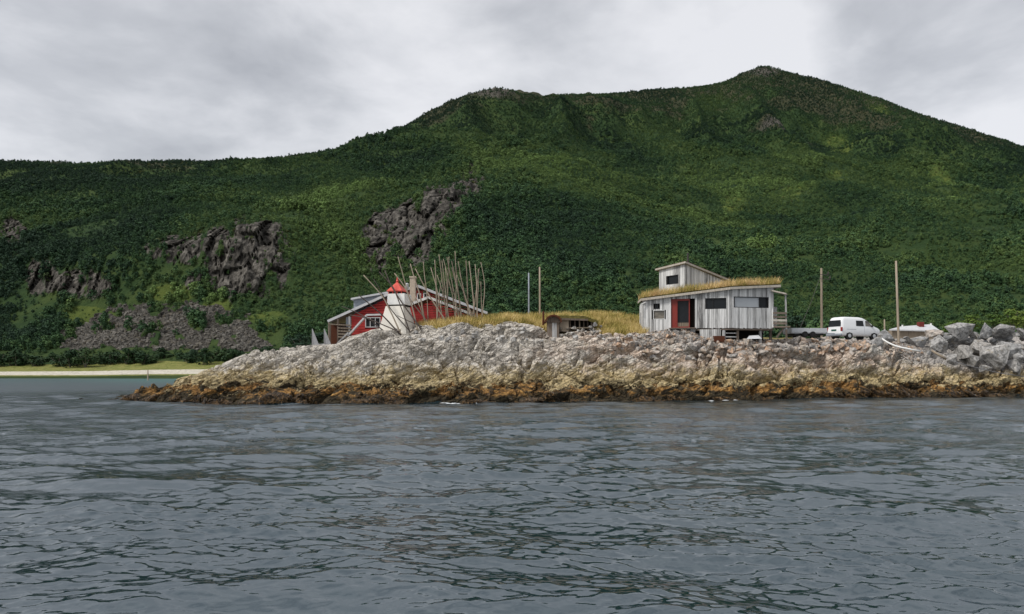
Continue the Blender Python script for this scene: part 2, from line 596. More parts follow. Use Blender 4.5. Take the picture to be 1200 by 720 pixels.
# ---------------------------------------------------------------- headland heights
HT = {  # photo column: (distance, photo row) of waterline, weed top, ochre top, ledge, outcrop, plateau, back
    120: [(57, 486), (58, 486), (59, 486), (61, 486), (63, 486), (66, 486), (72, 486)],
    143: [(56.5, 476), (57.5, 473), (58.5, 473), (60, 474), (62, 475), (65, 477), (72, 478)],
    165: [(54.5, 470), (56, 465), (57.5, 463), (59, 463), (62, 466), (65, 470), (72, 474)],
    200: [(52, 471.5), (54, 460), (55.5, 455), (57, 452), (60, 453), (64, 459), (72, 468)],
    250: [(49.5, 473.5), (52.3, 452), (54.5, 442), (56.5, 436), (60, 437), (65, 445), (72, 466)],
    300: [(49, 474), (52, 449), (54.5, 432), (57.5, 416), (60, 414), (66, 425), (76, 450)],
    350: [(49, 474), (52, 449), (54.5, 432), (57.5, 412), (61, 410.5), (67, 413), (82, 425)],
    395: [(49.5, 473.5), (52, 448), (54.5, 432), (58, 410), (62, 409), (67, 409), (82, 418)],
    412: [(49.5, 473.5), (52, 448), (54.5, 432), (58, 409), (62.5, 399), (67, 399), (82, 410)],
    440: [(49.5, 473.5), (52, 448), (54.5, 432), (58, 408), (62.5, 391.5), (67, 391), (82, 405)],
    480: [(50, 473), (52.5, 447), (55, 431), (58.5, 407), (62.5, 391), (66, 385), (82, 394)],
    510: [(50, 472.8), (52.8, 447), (55.2, 430.5), (58.5, 406.5), (62.4, 389), (66.3, 378.5), (82, 390)],
    540: [(50, 472.5), (53, 447), (55.5, 430), (58.5, 406), (62.3, 387), (67, 375), (80, 380)],
    600: [(50.5, 472), (53.5, 446), (56, 429), (58.8, 407), (62.6, 388), (68, 372), (77, 370)],
    650: [(51.5, 471), (54, 446), (56.5, 427), (59, 408), (63, 398), (66.5, 384), (72, 370)],
    700: [(53, 470), (55, 447), (57, 428), (59.2, 406), (63, 396), (68, 374), (75, 369.5)],
    750: [(53.5, 470), (55.5, 446), (57, 428), (59.3, 402), (61.2, 391), (66, 384), (74, 373)],
    800: [(54, 470), (56, 446), (57.4, 428), (58.9, 406), (60.3, 391), (64, 388), (82, 392)],
    850: [(54.5, 469.5), (56, 446), (57.4, 428), (58.7, 411), (60, 402), (64, 399), (82, 396)],
    910: [(56, 468.5), (57.5, 446), (58.9, 428), (60.2, 413), (61.8, 402), (66, 400), (82, 397)],
    970: [(57.5, 467.5), (59, 447), (60.3, 428), (61.5, 413), (63, 400), (66, 398), (82, 397)],
    1040: [(59, 466), (60.5, 443), (61.8, 427), (63, 414), (64.5, 404), (68, 400), (82, 396)],
    1100: [(60, 466), (61.5, 445), (62.7, 436), (64, 426), (65.5, 414), (69, 400), (85, 395)],
    1200: [(62, 465), (63.5, 447), (64.7, 441), (66, 433), (67.5, 420), (71, 400), (87, 395)],
    1500: [(68, 462), (70, 445), (72, 438), (74, 430), (76, 420), (80, 402), (95, 395)],
    2200: [(80, 458), (82, 440), (84, 432), (86, 425), (88, 415), (92, 400), (105, 395)],
}
HT = {k: [(v[0][0] - 4, -1.6)] + [(v[0][0], .02)] + [(d, zof(d, y)) for d, y in v[1:]] + [(v[-1][0] + 35, -2.5)] for k, v in HT.items()}
HPX = np.linspace(120, 2200, 1041)
HD, HZZ = resample_columns(HT, HPX)


def headland_smooth(x, y):
    """smooth height and row parameter (1 waterline ... 7 back) at world x,y"""
    px = np.clip(600 + FPX * x / y, 120, 2200)
    fi = (px - 120) / 2.0
    i0 = np.clip(np.floor(fi).astype(int), 0, len(HPX) - 2)
    w = (fi - i0)[..., None]
    D = HD[i0] * (1 - w) + HD[i0 + 1] * w
    Z = HZZ[i0] * (1 - w) + HZZ[i0 + 1] * w
    z = np.full(x.shape, -2.5)
    t = np.zeros(x.shape)
    for r in range(D.shape[-1] - 1):
        m = (y >= D[..., r]) & (y < D[..., r + 1])
        f = (y - D[..., r]) / (D[..., r + 1] - D[..., r])
        z = np.where(m, Z[..., r] * (1 - f) + Z[..., r + 1] * f, z)
        t = np.where(m, r + f, t)
    t = np.where(y >= D[..., -1], D.shape[-1] - 1, t)
    return z, t, 600 + FPX * x / y


xs = np.concatenate([np.arange(-34, 50, .085), 50 + np.cumsum(np.linspace(.1, 1.6, 75))])
ys = np.concatenate([np.arange(44, 66, .08), 66 + np.cumsum(np.linspace(.08, .9, 95))])
GX, GY = np.meshgrid(xs, ys)
hz0, ht, hpx = headland_smooth(GX, GY)
# soften the straight profile breaks
for _ in range(6):
    hz0[1:-1] = (hz0[:-2] + 2 * hz0[1:-1] + hz0[2:]) / 4
dzy = np.gradient(hz0, ys, axis=0)
dzx = np.gradient(hz0, xs, axis=1)
ds = np.sqrt(1 + dzy ** 2)
S = np.concatenate([np.zeros((1, len(xs))), np.cumsum((ds[1:] + ds[:-1]) / 2 * np.diff(ys)[:, None], 0)], 0)
nl = np.sqrt(dzx ** 2 + dzy ** 2 + 1)
NX, NY, NZ = -dzx / nl, -dzy / nl, 1 / nl
wx = GX + fbm(GX * .35, S * .35, 3, 3) * 1.4
ws = S + fbm(GX * .35, S * .35, 3, 13) * 1.2


def blocks(u, v, ang, su, sv, seed):
    c, s_ = math.cos(R(ang)), math.sin(R(ang))
    a, b = (u * c + v * s_) / su, (-u * s_ + v * c) / sv
    f1, f2, ox, oy, r1, r2, r3 = worley(a, b, seed)
    e = f2 - f1
    return (r1 - .5), (r2 - .5) * ox * 2 + (r3 - .5) * oy * 2, np.exp(-(e / .07) ** 2), e


b1, t1, c1, e1 = blocks(wx, ws, 20, 5.2, 1.9, 11)
b2, t2, c2, e2 = blocks(wx, ws, 32, 2.1, .85, 23)
b3, t3, c3, e3 = blocks(wx, ws, -14, .95, .42, 37)


def strata(u, v, ang, step, seed):
    """saw-toothed ledges of dipping beds"""
    c, s_ = math.cos(R(ang)), math.sin(R(ang))
    b = (-u * s_ + v * c) / step + fbm(u * .22, v * .22, 3, seed) * 1.6
    k = np.floor(b)
    f = b - k
    return (h2(k, k * 0, seed) - .3) * np.minimum(f * 1.15, (1 - f) * 9).clip(0, 1)


patch = sstep(-.15, .2, fbm(GX * .14, S * .2, 3, 88))
st1 = strata(wx, ws, 26, 1.5, 5)
st2 = strata(wx, ws, 40, .55, 6)
rough = fbm(GX * 1.3, S * 2.0, 3, 71)
disp = b1 * .75 + t1 * .95 + st1 * 1.0 + patch * st2 * .45 + b2 * .42 + t2 * .75 + (1 - .5 * patch) * (b3 * .15 + t3 * .30 - c3 * .12) - c1 * .75 - c2 * .42 + rough * .10
# masks: grass on the mound, loose stones under the cabin
grass_mask = sstep(5.25, 5.75, ht + fbm(GX * .5, GY * .5, 3, 5) * .35) * sstep(476, 500, hpx) * (1 - sstep(752, 765, hpx))
grass_mask = np.maximum(grass_mask, sstep(5.9, 6.3, ht) * sstep(300, 420, hpx) * (1 - sstep(950, 1000, hpx)))
grass_mask = np.maximum(grass_mask, sstep(4.75, 5.1, ht) * sstep(690, 712, hpx) * (1 - sstep(752, 765, hpx)))
gravel = sstep(3.6, 4.3, ht + fbm(GX * .4, GY * .4, 3, 9) * .8) * sstep(715, 760, hpx) * (1 - grass_mask)
pink = sstep(560, 740, hpx) * (1 - sstep(1150, 1210, hpx))
amp = (1 - .9 * grass_mask) * (1 - .72 * gravel) * sstep(.2, 1.3, ht)
low = 1 - sstep(2.0, 2.8, ht)
amp = amp * (1 - .42 * low) * (1 - .2 * sstep(4.9, 5.6, ht))
disp = (disp - .20) * amp
disp = np.where((ht > 3.7) & (disp > 0), .42 * np.tanh(disp / .42), disp)
disp = disp + grass_mask * fbm(GX * .3, GY * .3, 3, 15) * .25
HXo, HYo, HZo = GX + NX * disp, GY + NY * disp * .9, hz0 + NZ * disp
V = np.stack([HXo, HYo, HZo], -1).reshape(-1, 3)
me = np_mesh('rock_headland', V, grid_faces(*GX.shape), dict(grass=grass_mask, gravel=gravel, pink=pink), False, MATS['bedrock'])
headland = link('rock_headland', me)
tag(headland, 'fractured pale rock headland with ochre and weed-stained bands at the waterline', kind='structure')


def ground(x, y):
    """headland surface height from the built grid (nearest vertex)"""
    j = int(np.clip(np.searchsorted(xs, x), 0, len(xs) - 1))
    i = int(np.clip(np.searchsorted(ys, y), 0, len(ys) - 1))
    return float(HZo[i, j])


def on_headland(px, py, off=0):
    """world point where the sight line of a photo pixel meets the headland"""
    best = None
    for D in np.arange(48, 84, .12):
        p = P(px, py, D)
        if ground(p.x, D) > p.z:
            return Vector((p.x, D, ground(p.x, D) + off))
    p = P(px, py, 66)
    return Vector((p.x, 66, ground(p.x, 66) + off))


# ---------------------------------------------------------------- mountain
MT = {  # rows: shore side, forest foot, mid slope, lower brow, bench, upper slope, skyline, behind
    -900: [(178, 440), (208, 428), (250, 385), (290, 310), (380, 262), (480, 225), (600, 192), (900, 225)],
    -60: [(178, 440), (208, 428), (250, 385), (290, 310), (360, 262), (450, 220), (560, 184), (900, 215)],
    10: [(178, 440), (208, 428), (250, 385), (290, 312), (360, 262), (450, 220), (560, 189), (900, 215)],
    100: [(178, 440), (208, 427), (248, 378), (272, 305), (355, 255), (450, 216), (565, 191), (900, 215)],
    180: [(178, 439), (208, 424), (245, 365), (262, 282), (350, 246), (455, 212), (575, 191), (900, 215)],
    260: [(178, 439), (208, 422), (243, 352), (262, 268), (350, 238), (465, 208), (590, 190), (900, 210)],
    330: [(170, 437), (205, 420), (245, 350), (272, 270), (365, 230), (500, 205), (630, 185), (900, 205)],
    400: [(100, 425), (195, 414), (247, 345), (305, 266), (410, 217), (560, 191), (700, 175), (950, 195)],
    450: [(100, 425), (190, 414), (252, 345), (325, 262), (440, 210), (640, 182), (800, 163), (1000, 180)],
    500: [(100, 424), (180, 410), (258, 337), (330, 248), (490, 207), (700, 166), (860, 134), (1100, 150)],
    545: [(100, 424), (176, 408), (262, 330), (345, 242), (530, 205), (760, 152), (900, 111), (1150, 130)],
    580: [(100, 424), (174, 407), (264, 328), (355, 241), (545, 205), (780, 152), (915, 103), (1150, 125)],
    608: [(100, 424), (172, 407), (266, 326), (362, 241), (550, 206), (790, 154), (930, 107), (1150, 125)],
    632: [(100, 424), (172, 406), (267, 325), (370, 241), (560, 207), (800, 156), (970, 114), (1200, 125)],
    700: [(100, 423), (170, 405), (270, 320), (390, 241), (620, 213), (860, 160), (1080, 111), (1300, 120)],
    760: [(100, 423), (170, 405), (270, 320), (405, 241), (650, 216), (900, 160), (1120, 108), (1350, 120)],
    840: [(100, 423), (170, 405), (270, 320), (415, 243), (685, 219), (950, 158), (1170, 99), (1400, 115)],
    880: [(100, 423), (170, 405), (270, 321), (418, 245), (698, 220), (955, 156), (1195, 81), (1400, 105)],
    895: [(100, 423), (170, 405), (270, 321), (420, 246), (700, 221), (960, 156), (1200, 77), (1400, 100)],
    930: [(100, 423), (170, 405), (265, 322), (415, 248), (700, 222), (955, 160), (1190, 87), (1400, 110)],
    1000: [(100, 423), (168, 404), (260, 323), (400, 251), (695, 223), (945, 167), (1150, 106), (1400, 128)],
    1100: [(100, 423), (166, 404), (255, 325), (365, 256), (680, 226), (900, 182), (1090, 141), (1400, 160)],
    1200: [(105, 422), (165, 404), (250, 325), (335, 260), (650, 230), (860, 198), (1010, 170), (1400, 190)],
    1500: [(110, 420), (165, 402), (250, 330), (335, 272), (640, 250), (820, 235), (950, 215), (1400, 240)],
    2300: [(120, 418), (175, 402), (250, 345), (340, 300), (600, 290), (780, 285), (900, 275), (1400, 300)],
}
MT = {k: [(78, -4 if k < 365 else 1.0)] + [(d, zof(d, y)) for d, y in v] + [(1700, 5)] for k, v in MT.items()}
MPX = np.linspace(-900, 2300, 1601)
MD, MZ = resample_columns(MT, MPX)
ker = np.ones(13) / 13
for r in range(MD.shape[1]):
    if r not in (7,):
        MD[:, r] = np.convolve(np.pad(MD[:, r], 6, 'edge'), ker, 'valid')
        MZ[:, r] = np.convolve(np.pad(MZ[:, r], 6, 'edge'), ker, 'valid')
    else:
        k5 = np.ones(5) / 5
        MZ[:, r] = np.convolve(np.pad(MZ[:, r], 2, 'edge'), k5, 'valid')
mpxs = np.concatenate([np.linspace(-900, -62, 50), np.linspace(-60, 1260, 620), np.linspace(1275, 2300, 60)])
mth = np.arctan((mpxs - 600) / FPX)
mr_ = np.concatenate([np.geomspace(78, 200, 60)[:-1], np.geomspace(200, 236, 24)[:-1], np.geomspace(236, 285, 62)[:-1], np.geomspace(285, 360, 50)[:-1], np.geomspace(360, 1260, 150)[:-1], np.geomspace(1260, 1700, 14)])
mi = np.clip((mpxs + 900) / 2, 0, 1599.999)
i0 = mi.astype(int)
wf = (mi - i0)[:, None]
cD = MD[i0] * (1 - wf) + MD[np.minimum(i0 + 1, 1600)] * wf
cZ = MZ[i0] * (1 - wf) + MZ[np.minimum(i0 + 1, 1600)] * wf
MZg = np.zeros((len(mr_), len(mpxs)))
MTg = np.zeros_like(MZg)
for j in range(len(mpxs)):
    MZg[:, j] = np.interp(mr_, cD[j], cZ[j])
    MTg[:, j] = np.interp(mr_, cD[j], np.arange(cD.shape[1]))
MZs = MZg.copy()
for _ in range(14):
    MZs[1:-1] = (MZs[:-2] + 2 * MZs[1:-1] + MZs[2:]) / 4
keep = sstep(6.4, 6.9, MTg) * (1 - sstep(7.1, 7.6, MTg))
MZg = MZs * (1 - keep) + MZg * keep
MY = np.repeat(mr_[:, None], len(mpxs), 1)
MX = MY * np.tan(mth)[None, :]
# photo position of every grid point, used to place cliffs, screes and clearings
ppx = 600 + FPX * MX / MY
ppy = HZ - (MZg - CAMZ) / MY * FPX


def spot(cx, cy, rx, ry, ang=0, soft=.45):
    c, s_ = math.cos(R(ang)), math.sin(R(ang))
    a, b = ppx - cx, ppy - cy
    u, v = (a * c + b * s_) / rx, (-a * s_ + b * c) / ry
    return 1 - sstep(1 - soft, 1 + soft, np.hypot(u, v))


nz1 = fbm(MX / 38, MY / 38, 5, 3)
nz2 = fbm(MX / 110, MY / 110, 4, 21)
ridg = 1 - np.abs(fbm(MX / 95, MY / 210, 4, 33)) * 2
up = sstep(1.2, 2.2, MTg)
cliff = np.maximum.reduce([spot(205, 288, 32, 17), spot(288, 305, 52, 48), spot(255, 282, 40, 20), spot(98, 334, 34, 18) * .75,
                           spot(495, 272, 76, 26, -42) * 1.4, spot(470, 290, 46, 36) * 1.4, spot(530, 240, 20, 10, -40), spot(15, 285, 20, 26) * .85, spot(50, 330, 20, 18) * .8, spot(235, 330, 18, 14) * .8])
cliff = np.clip(cliff * 1.1 + np.minimum(cliff, 1) * 2.0 * fbm(ppx / 10, ppy / 30, 5, 8, .6), 0, 1)
cliff *= (MTg > 2.2) & (MTg < 5.2)
tri = sstep(352, 362, ppy) * (1 - sstep(406, 416, ppy + 6 * fbm(ppx / 18, ppy / 30, 3, 29)))
half = np.interp(ppy + 26 * fbm(ppx / 22, ppy / 14, 3, 19), [350, 365, 385, 415], [10, 50, 112, 130])
talus = tri * (1 - sstep(.85, 1.1, np.abs(ppx - 190 - (ppy - 350) * .05) / half)) * (MTg < 4) * (MTg > 1.5)
talus = talus * sstep(-.42, -.25, fbm(ppx / 14, ppy / 9, 3, 24))
meadow = np.maximum.reduce([spot(205, 345, 26, 12), spot(105, 370, 32, 10), spot(255, 362, 18, 9), spot(315, 375, 24, 7) * .8,
                            spot(900, 290, 26, 9) * .8, spot(895, 297, 18, 6), spot(1150, 245, 30, 8), spot(930, 232, 26, 6) * .7,
                            spot(980, 208, 12, 5) * .7, spot(985, 165, 20, 12, 45) * .75, spot(1110, 208, 22, 6, 25) * .8,
                            spot(1030, 130, 16, 9, 30) * .6, spot(860, 232, 16, 5) * .6])
meadow = np.clip(meadow * (1 + .6 * fbm(ppx / 16, ppy / 10, 3, 18)), 0, 1)
tree_row = np.interp(ppx, [-200, 0, 350, 450, 500, 560, 640, 760, 880, 960, 1050, 1200, 1500], [6.95, 6.95, 6.95, 6.85, 6.75, 6.7, 6.8, 6.8, 6.6, 6.5, 6.65, 6.75, 7.0])
heath = sstep(-.55, .35, MTg - tree_row + nz1 * .55 + nz2 * .4)
heath = np.maximum(heath, spot(915, 160, 40, 7, 8) * .9)
scar = spot(918, 161, 36, 6, 10)
sand = np.where((ppx < 330) & (MTg > .9), (1 - sstep(1.28, 1.36, MTg)), 0) * sstep(.95, 1.02, MTg)
strand = np.where(ppx < 400, (1 - sstep(1.85, 2.0, MTg)), 0) * sstep(.9, 1.0, MTg)
strand = np.maximum(strand * (1 - sstep(330, 400, ppx)), 0)
calm = np.interp(ppx, [-100, 380, 520], [.3, .4, 1])
relief = (nz1 * 6.0 * calm + nz2 * 20 * calm * sstep(2, 4, MTg)) * up * (1 - .75 * keep)
relief += calm * (ridg - .5) * 26 * sstep(5, 6, MTg) * (1 - keep) * (1 - sstep(7.2, 8, MTg))
relief += fbm(MX / 12, MY / 12, 4, 61) * (.8 + 1.4 * np.clip(heath, 0, 1)) * up
relief *= (1 - .8 * talus) * np.clip(1 - strand, 0, 1)
f1, f2, ox, oy, r1, r2, r3 = worley(MX / 6.5, MZg / 12, 3)
g1, g2, _, _, q1, q2, q3 = worley(MX / 2.6, MZg / 5.5, 13)
crag = cliff * ((r1 - .5) * 8 + (r2 - .5) * ox * 6 + 2.2 * np.exp(-((f2 - f1) / .1) ** 2) + (q1 - .5) * 2.6 + 1.0 * np.exp(-((g2 - g1) / .12) ** 2))
top_rock = spot(580, 108, 34, 7) + spot(895, 84, 22, 6) + scar
MYd = MY + crag
MZf = MZg + relief + np.clip(top_rock, 0, 1) * fbm(MX / 9, MY / 9, 3, 5) * 3
MXd = MX * (MYd / MY)
cl_attr = np.clip(cliff + np.clip(top_rock, 0, 1) * .55, 0, 1)
V = np.stack([MXd, MYd, MZf], -1).reshape(-1, 3)
me = np_mesh('mountain', V, grid_faces(*MX.shape), dict(cliff=cl_attr, talus=talus, meadow=meadow, heath=heath, sand=sand, strand=strand), False, MATS['mountain_ground'])
mountain = link('mountain', me)
tag(mountain, 'steep green mountainside with crags and two dark summits above the bay', kind='structure')


# ---------------------------------------------------------------- sea
wr = np.concatenate([np.linspace(1.2, 5.6, 20)[:-1], 5.6 * np.exp(np.cumsum(np.concatenate([np.full(340, .0027), np.full(305, .0056)])))])
wr = np.concatenate([wr, wr[-1] * np.exp(np.cumsum(np.full(62, .06)))])
wa = np.concatenate([np.linspace(-180, -44, 36)[:-1], np.linspace(-42, 42, 700), np.linspace(44, 180, 36)[1:]])
wth = np.radians(wa)
WR, WT = np.meshgrid(wr, wth, indexing='ij')
WX, WY = WR * np.sin(WT), WR * np.cos(WT)
dr = np.gradient(wr)[:, None] + 0 * WR
H = np.zeros_like(WR); SX = H.copy(); SY = H.copy()
wrng = np.random.default_rng(21)
fade = 1 / (1 + (WR / 260) ** 2)
gust = np.clip(.95 + .8 * fbm(WX / 6, WY / 4, 3, 77), .5, 1.5)
for k in range(146):
    lam = (.10 * (.60 / .10) ** wrng.random()) if k < 100 else .60 * (7.0 / .60) ** wrng.random()
    ang = wrng.normal(R(263), .46 if k < 100 else .5)                    # travel direction
    kx, ky = math.cos(ang) * 2 * math.pi / lam, math.sin(ang) * 2 * math.pi / lam
    a = (.0060 if k < 100 else .0048) * lam * (.5 + wrng.random())
    if lam > 3.5: a *= .6
    ph = wrng.random() * 6.283
    att = 1 - sstep(.26, .55, dr / lam)
    arg = kx * WX + ky * WY + ph
    m = a * att * (gust if lam < 1.5 else 1)
    H += m * np.cos(arg)
    SX -= m * .55 * math.cos(ang) * np.sin(arg)
    SY -= m * .55 * math.sin(ang) * np.sin(arg)
H *= fade; SX *= fade; SY *= fade
side = 1 - sstep(40, 42, np.abs(np.degrees(WT)))
H *= side; SX *= side; SY *= side
spx = 600 + FPX * WX / np.maximum(WY, 1)
shallow = sstep(85, 150, WY) * (1 - sstep(300, 420, spx)) * (.35 + .65 * sstep(60, 200, spx))
V = np.stack([WX + SX, WY + SY, H], -1).reshape(-1, 3)
F = grid_faces(*WR.shape)
me = np_mesh('sea', V, F[:, ::-1], dict(shallow=shallow, ripple=.07 + .40 * sstep(8, 40, WR), chop=.03 + .08 * sstep(25, 60, WR) + .22 * sstep(62, 100, WR)), True, MATS['sea_water'])
sea = link('sea', me)
tag(sea, 'choppy grey-blue sea water reflecting sky and mountain', kind='structure')


# ---------------------------------------------------------------- scattering
def scatter(name, pts, rotz, scl, idx, bases, tone=None):
    """one stuff object: instances of base meshes on points"""
    me = bpy.data.meshes.new(name)
    me.vertices.add(len(pts))
    me.vertices.foreach_set('co', np.asarray(pts, dtype=np.float32).ravel())
    for a, v, ty in (('rz', rotz, 'FLOAT'), ('scl', scl, 'FLOAT'), ('vid', idx, 'INT'), ('tone', tone if tone is not None else np.full(len(pts), .5), 'FLOAT')):
        at = me.attributes.new(a, ty, 'POINT')
        at.data.foreach_set('value', np.asarray(v, dtype=np.int32 if ty == 'INT' else np.float32))
    o = link(name, me)
    ng = bpy.data.node_groups.new(name, 'GeometryNodeTree')
    ng.interface.new_socket('Geometry', in_out='INPUT', socket_type='NodeSocketGeometry')
    ng.interface.new_socket('Geometry', in_out='OUTPUT', socket_type='NodeSocketGeometry')
    N, L = ng.nodes.new, ng.links.new
    gi, go = N('NodeGroupInput'), N('NodeGroupOutput')
    jn = N('GeometryNodeJoinGeometry')
    for b in bases[::-1]:
        ob = N('GeometryNodeObjectInfo')
        ob.inputs['Object'].default_value = b
        ob.inputs['As Instance'].default_value = True
        L(ob.outputs['Geometry'], jn.inputs[0])
    ip = N('GeometryNodeInstanceOnPoints')
    ip.inputs['Pick Instance'].default_value = True

    def na(nm, ty):
        n = N('GeometryNodeInputNamedAttribute')
        n.data_type = ty
        n.inputs['Name'].default_value = nm
        return n.outputs[0]
    L(gi.outputs[0], ip.inputs['Points'])
    L(jn.outputs[0], ip.inputs['Instance'])
    L(na('vid', 'INT'), ip.inputs['Instance Index'])
    cx = N('ShaderNodeCombineXYZ')
    L(na('rz', 'FLOAT'), cx.inputs[2])
    L(cx.outputs[0], ip.inputs['Rotation'])
    L(na('scl', 'FLOAT'), ip.inputs['Scale'])
    L(ip.outputs[0], go.inputs[0])
    md = o.modifiers.new('scatter', 'NODES')
    md.node_group = ng
    return o


def crown_arrays(seed, blobs, per, Rx, H, z0, leaf, core=.35):
    """leaf quads over a handful of lobes: verts, faces, tint"""
    r = np.random.default_rng(seed)
    vs, ts = [], []
    for b in range(blobs):
        th, u = r.random() * 6.283, r.random()
        zc = z0 + H * (.18 + .72 * u)
        rr = Rx * (1 - abs(u - .38) * .95) * (.30 + .45 * r.random())
        c = np.array([math.cos(th) * rr, math.sin(th) * rr, zc])
        br = Rx * (.34 + .26 * r.random()) * (1 - .35 * u)
        bt = r.random() * .6
        n = per
        d = r.normal(size=(n, 3)); d /= np.linalg.norm(d, axis=1)[:, None]
        d[:, 2] = np.abs(d[:, 2]) * np.where(r.random(n) < .72, 1, -1)
        p = c + d * br * (core + (1 - core) * r.random((n, 1)) ** .4) * np.array([1, 1, .85])
        nn = d + r.normal(size=(n, 3)) * .55 + np.array([0, 0, .35]); nn /= np.linalg.norm(nn, axis=1)[:, None]
        a = np.cross(nn, r.normal(size=(n, 3))); a /= np.linalg.norm(a, axis=1)[:, None]
        bb = np.cross(nn, a)
        s_ = leaf * (.55 + .9 * r.random((n, 1)))
        quad = np.stack([p - a * s_ * .5, p + bb * s_ * .34, p + a * s_ * .5, p - bb * s_ * .34], 1)
        vs.append(quad.reshape(-1, 3))
        ts.append(np.repeat(np.clip(bt + r.random(n) * .4, 0, 1), 4))
    V = np.concatenate(vs)
    return V, np.arange(len(V)).reshape(-1, 4), np.concatenate(ts)


def crown_obj(name, m, *a):
    V, F, t = crown_arrays(*a)
    return bpy.data.objects.new(name, np_mesh(name, V, F, dict(tint=t), False, MATS[m]))


wood_bases = [crown_obj('birch_crown', 'leaf_wood', 100 + i, 9, 34, 2.1 + .3 * (i % 3), 4.6 + .5 * (i % 4), .0, .62) for i in range(6)]
scrub_bases = [crown_obj('scrub_crown', 'leaf_heath', 200 + i, 6, 22, 1.5, 1.5, -.3, .5) for i in range(4)]


def mountain_points(n, dmin, dmax, seed):
    """random ground positions on the mountain grid, even per square metre"""
    r = np.random.default_rng(seed)
    D = np.sqrt(r.random(n) * (dmax ** 2 - dmin ** 2) + dmin ** 2)
    px = r.uniform(-130, 1330, n)
    fj = np.interp(px, mpxs, np.arange(len(mpxs)))
    fi = np.interp(D, mr_, np.arange(len(mr_)))
    i, j = np.clip(fi, 0, len(mr_) - 1.01).astype(int), np.clip(fj, 0, len(mpxs) - 1.01).astype(int)
    a, b = (fi - i), (fj - j)

    def g(A):
        return A[i, j] * (1 - a) * (1 - b) + A[i + 1, j] * a * (1 - b) + A[i, j + 1] * (1 - a) * b + A[i + 1, j + 1] * a * b
    return np.stack([g(MXd), g(MYd), g(MZf)], -1), g(MTg), g(cl_attr), g(talus), g(meadow), g(heath), g(strand), px, r


allp, alls, tones = [], [], []
for n, d0, d1, sd_, sc in ((34000, 120, 300, 1, .54), (74000, 300, 560, 2, .60), (112000, 560, 1230, 3, .78)):
    p, tt, c_, ta, mw, he, st_, px, r = mountain_points(n, d0, d1, sd_)
    gaps = fbm(p[:, 0] / 22, p[:, 1] / 22, 3, 91)
    ok = (r.random(n) > c_ * 1.1) & (ta < .25) & (r.random(n) > mw * .85) & (r.random(n) > he * 1.15) & (st_ < .3) & (tt < 7.6) & (p[:, 2] > 2.2) & (gaps > -.42)
    ok &= ~((px < 335) & (p[:, 1] < 222)) & ~((p[:, 1] < 142) & (px < 1300))
    allp.append(p[ok])
    bench = np.exp(-((tt - 4.75) / .55) ** 2) * sstep(250, 420, px)
    tones.append((.38 + .6 * mw + .42 * bench + .55 * fbm(p[:, 0] / 60, p[:, 1] / 90, 4, 31) + .10 * fbm(p[:, 0] / 14, p[:, 1] / 14, 2, 32) - .24 * sstep(5.2, 6, tt) * (1 - sstep(7.0, 7.4, tt)) )[ok])  # light bench and dark upper slope: hillside shading put into leaf tone, besides species
    tall = .62 + .75 * sstep(-.35, .45, fbm(p[:, 0] / 34, p[:, 1] / 34, 3, 66))[ok]
    alls.append(sc * tall * (.5 + .85 * r.random(ok.sum()) ** 1.5) * (1 - .5 * np.clip((tt[ok] - 5.6) / 1.3, 0, 1)))
allp, alls, tones = np.concatenate(allp), np.concatenate(alls), np.concatenate(tones)
allp[:, 2] -= .5
p, tt, c_, ta, mw, he, st_, px, r = mountain_points(230000, 190, 1240, 19)
ok = (tt > 1.98) & (tt < 7.2) & (ta < .3) & (r.random(len(tt)) > c_ * .9) & ((st_ < .25) | (r.random(len(tt)) < .04)) & ~((p[:, 1] < 142) & (px < 1300))
p = p[ok]
u_t = .38 + .45 * fbm(p[:, 0] / 60, p[:, 1] / 90, 4, 31) + .55 * mw[ok] + .1 * r.random(len(p))
u_s = (.16 + .22 * r.random(len(p)) ** 2) * (1 - .35 * mw[ok]) * np.interp(p[:, 1], [190, 600, 1240], [1, 1.35, 1.9])
u_t -= .25 * np.clip(he[ok], 0, 1)
p[:, 2] -= .25
o = scatter('understorey', p, rng.random(len(p)) * 6.28, u_s, rng.integers(0, 6, len(p)), wood_bases, u_t)
tag(o, 'low green undergrowth between the birches on the lower slopes', 'undergrowth', kind='stuff')
o = scatter('birch_wood', allp, rng.random(len(allp)) * 6.28, alls, rng.integers(0, 6, len(allp)), wood_bases, tones)
tag(o, 'dense green birch wood covering the mountainside', 'wood', kind='stuff')
p, tt, c_, ta, mw, he, st_, px, r = mountain_points(52000, 260, 1240, 9)
ok = ((he > .25) | (c_ > .15) | (mw > .25)) & (r.random(len(he)) > c_ * .8) & (ta < .2) & (tt > 2.6) & (tt < 7.3) & (r.random(len(he)) > .45)
p = p[ok]
p[:, 2] -= .2
o = scatter('mountain_scrub', p, rng.random(len(p)) * 6.28, .5 + .7 * rng.random(len(p)), rng.integers(0, 4, len(p)), scrub_bases)
tag(o, 'low heath scrub on the upper slopes, crags and clearings', 'scrub', kind='stuff')


def hull_arrays(seed, n=15, boxy=.6):
    r = random.Random(seed)
    bm = bmesh.new()
    for k in range(n):
        d = Vector((r.gauss(0, 1), r.gauss(0, 1), r.gauss(0, 1))).normalized()
        m = max(abs(d.x), abs(d.y), abs(d.z))
        d = d * (1 - boxy) + d / m * boxy * .8
        bm.verts.new(d * r.uniform(.82, 1.08) * .5)
    res = bmesh.ops.convex_hull(bm, input=bm.verts[:])
    bmesh.ops.delete(bm, geom=[g for g in res['geom_interior'] if isinstance(g, bmesh.types.BMVert)], context='VERTS')
    return bm


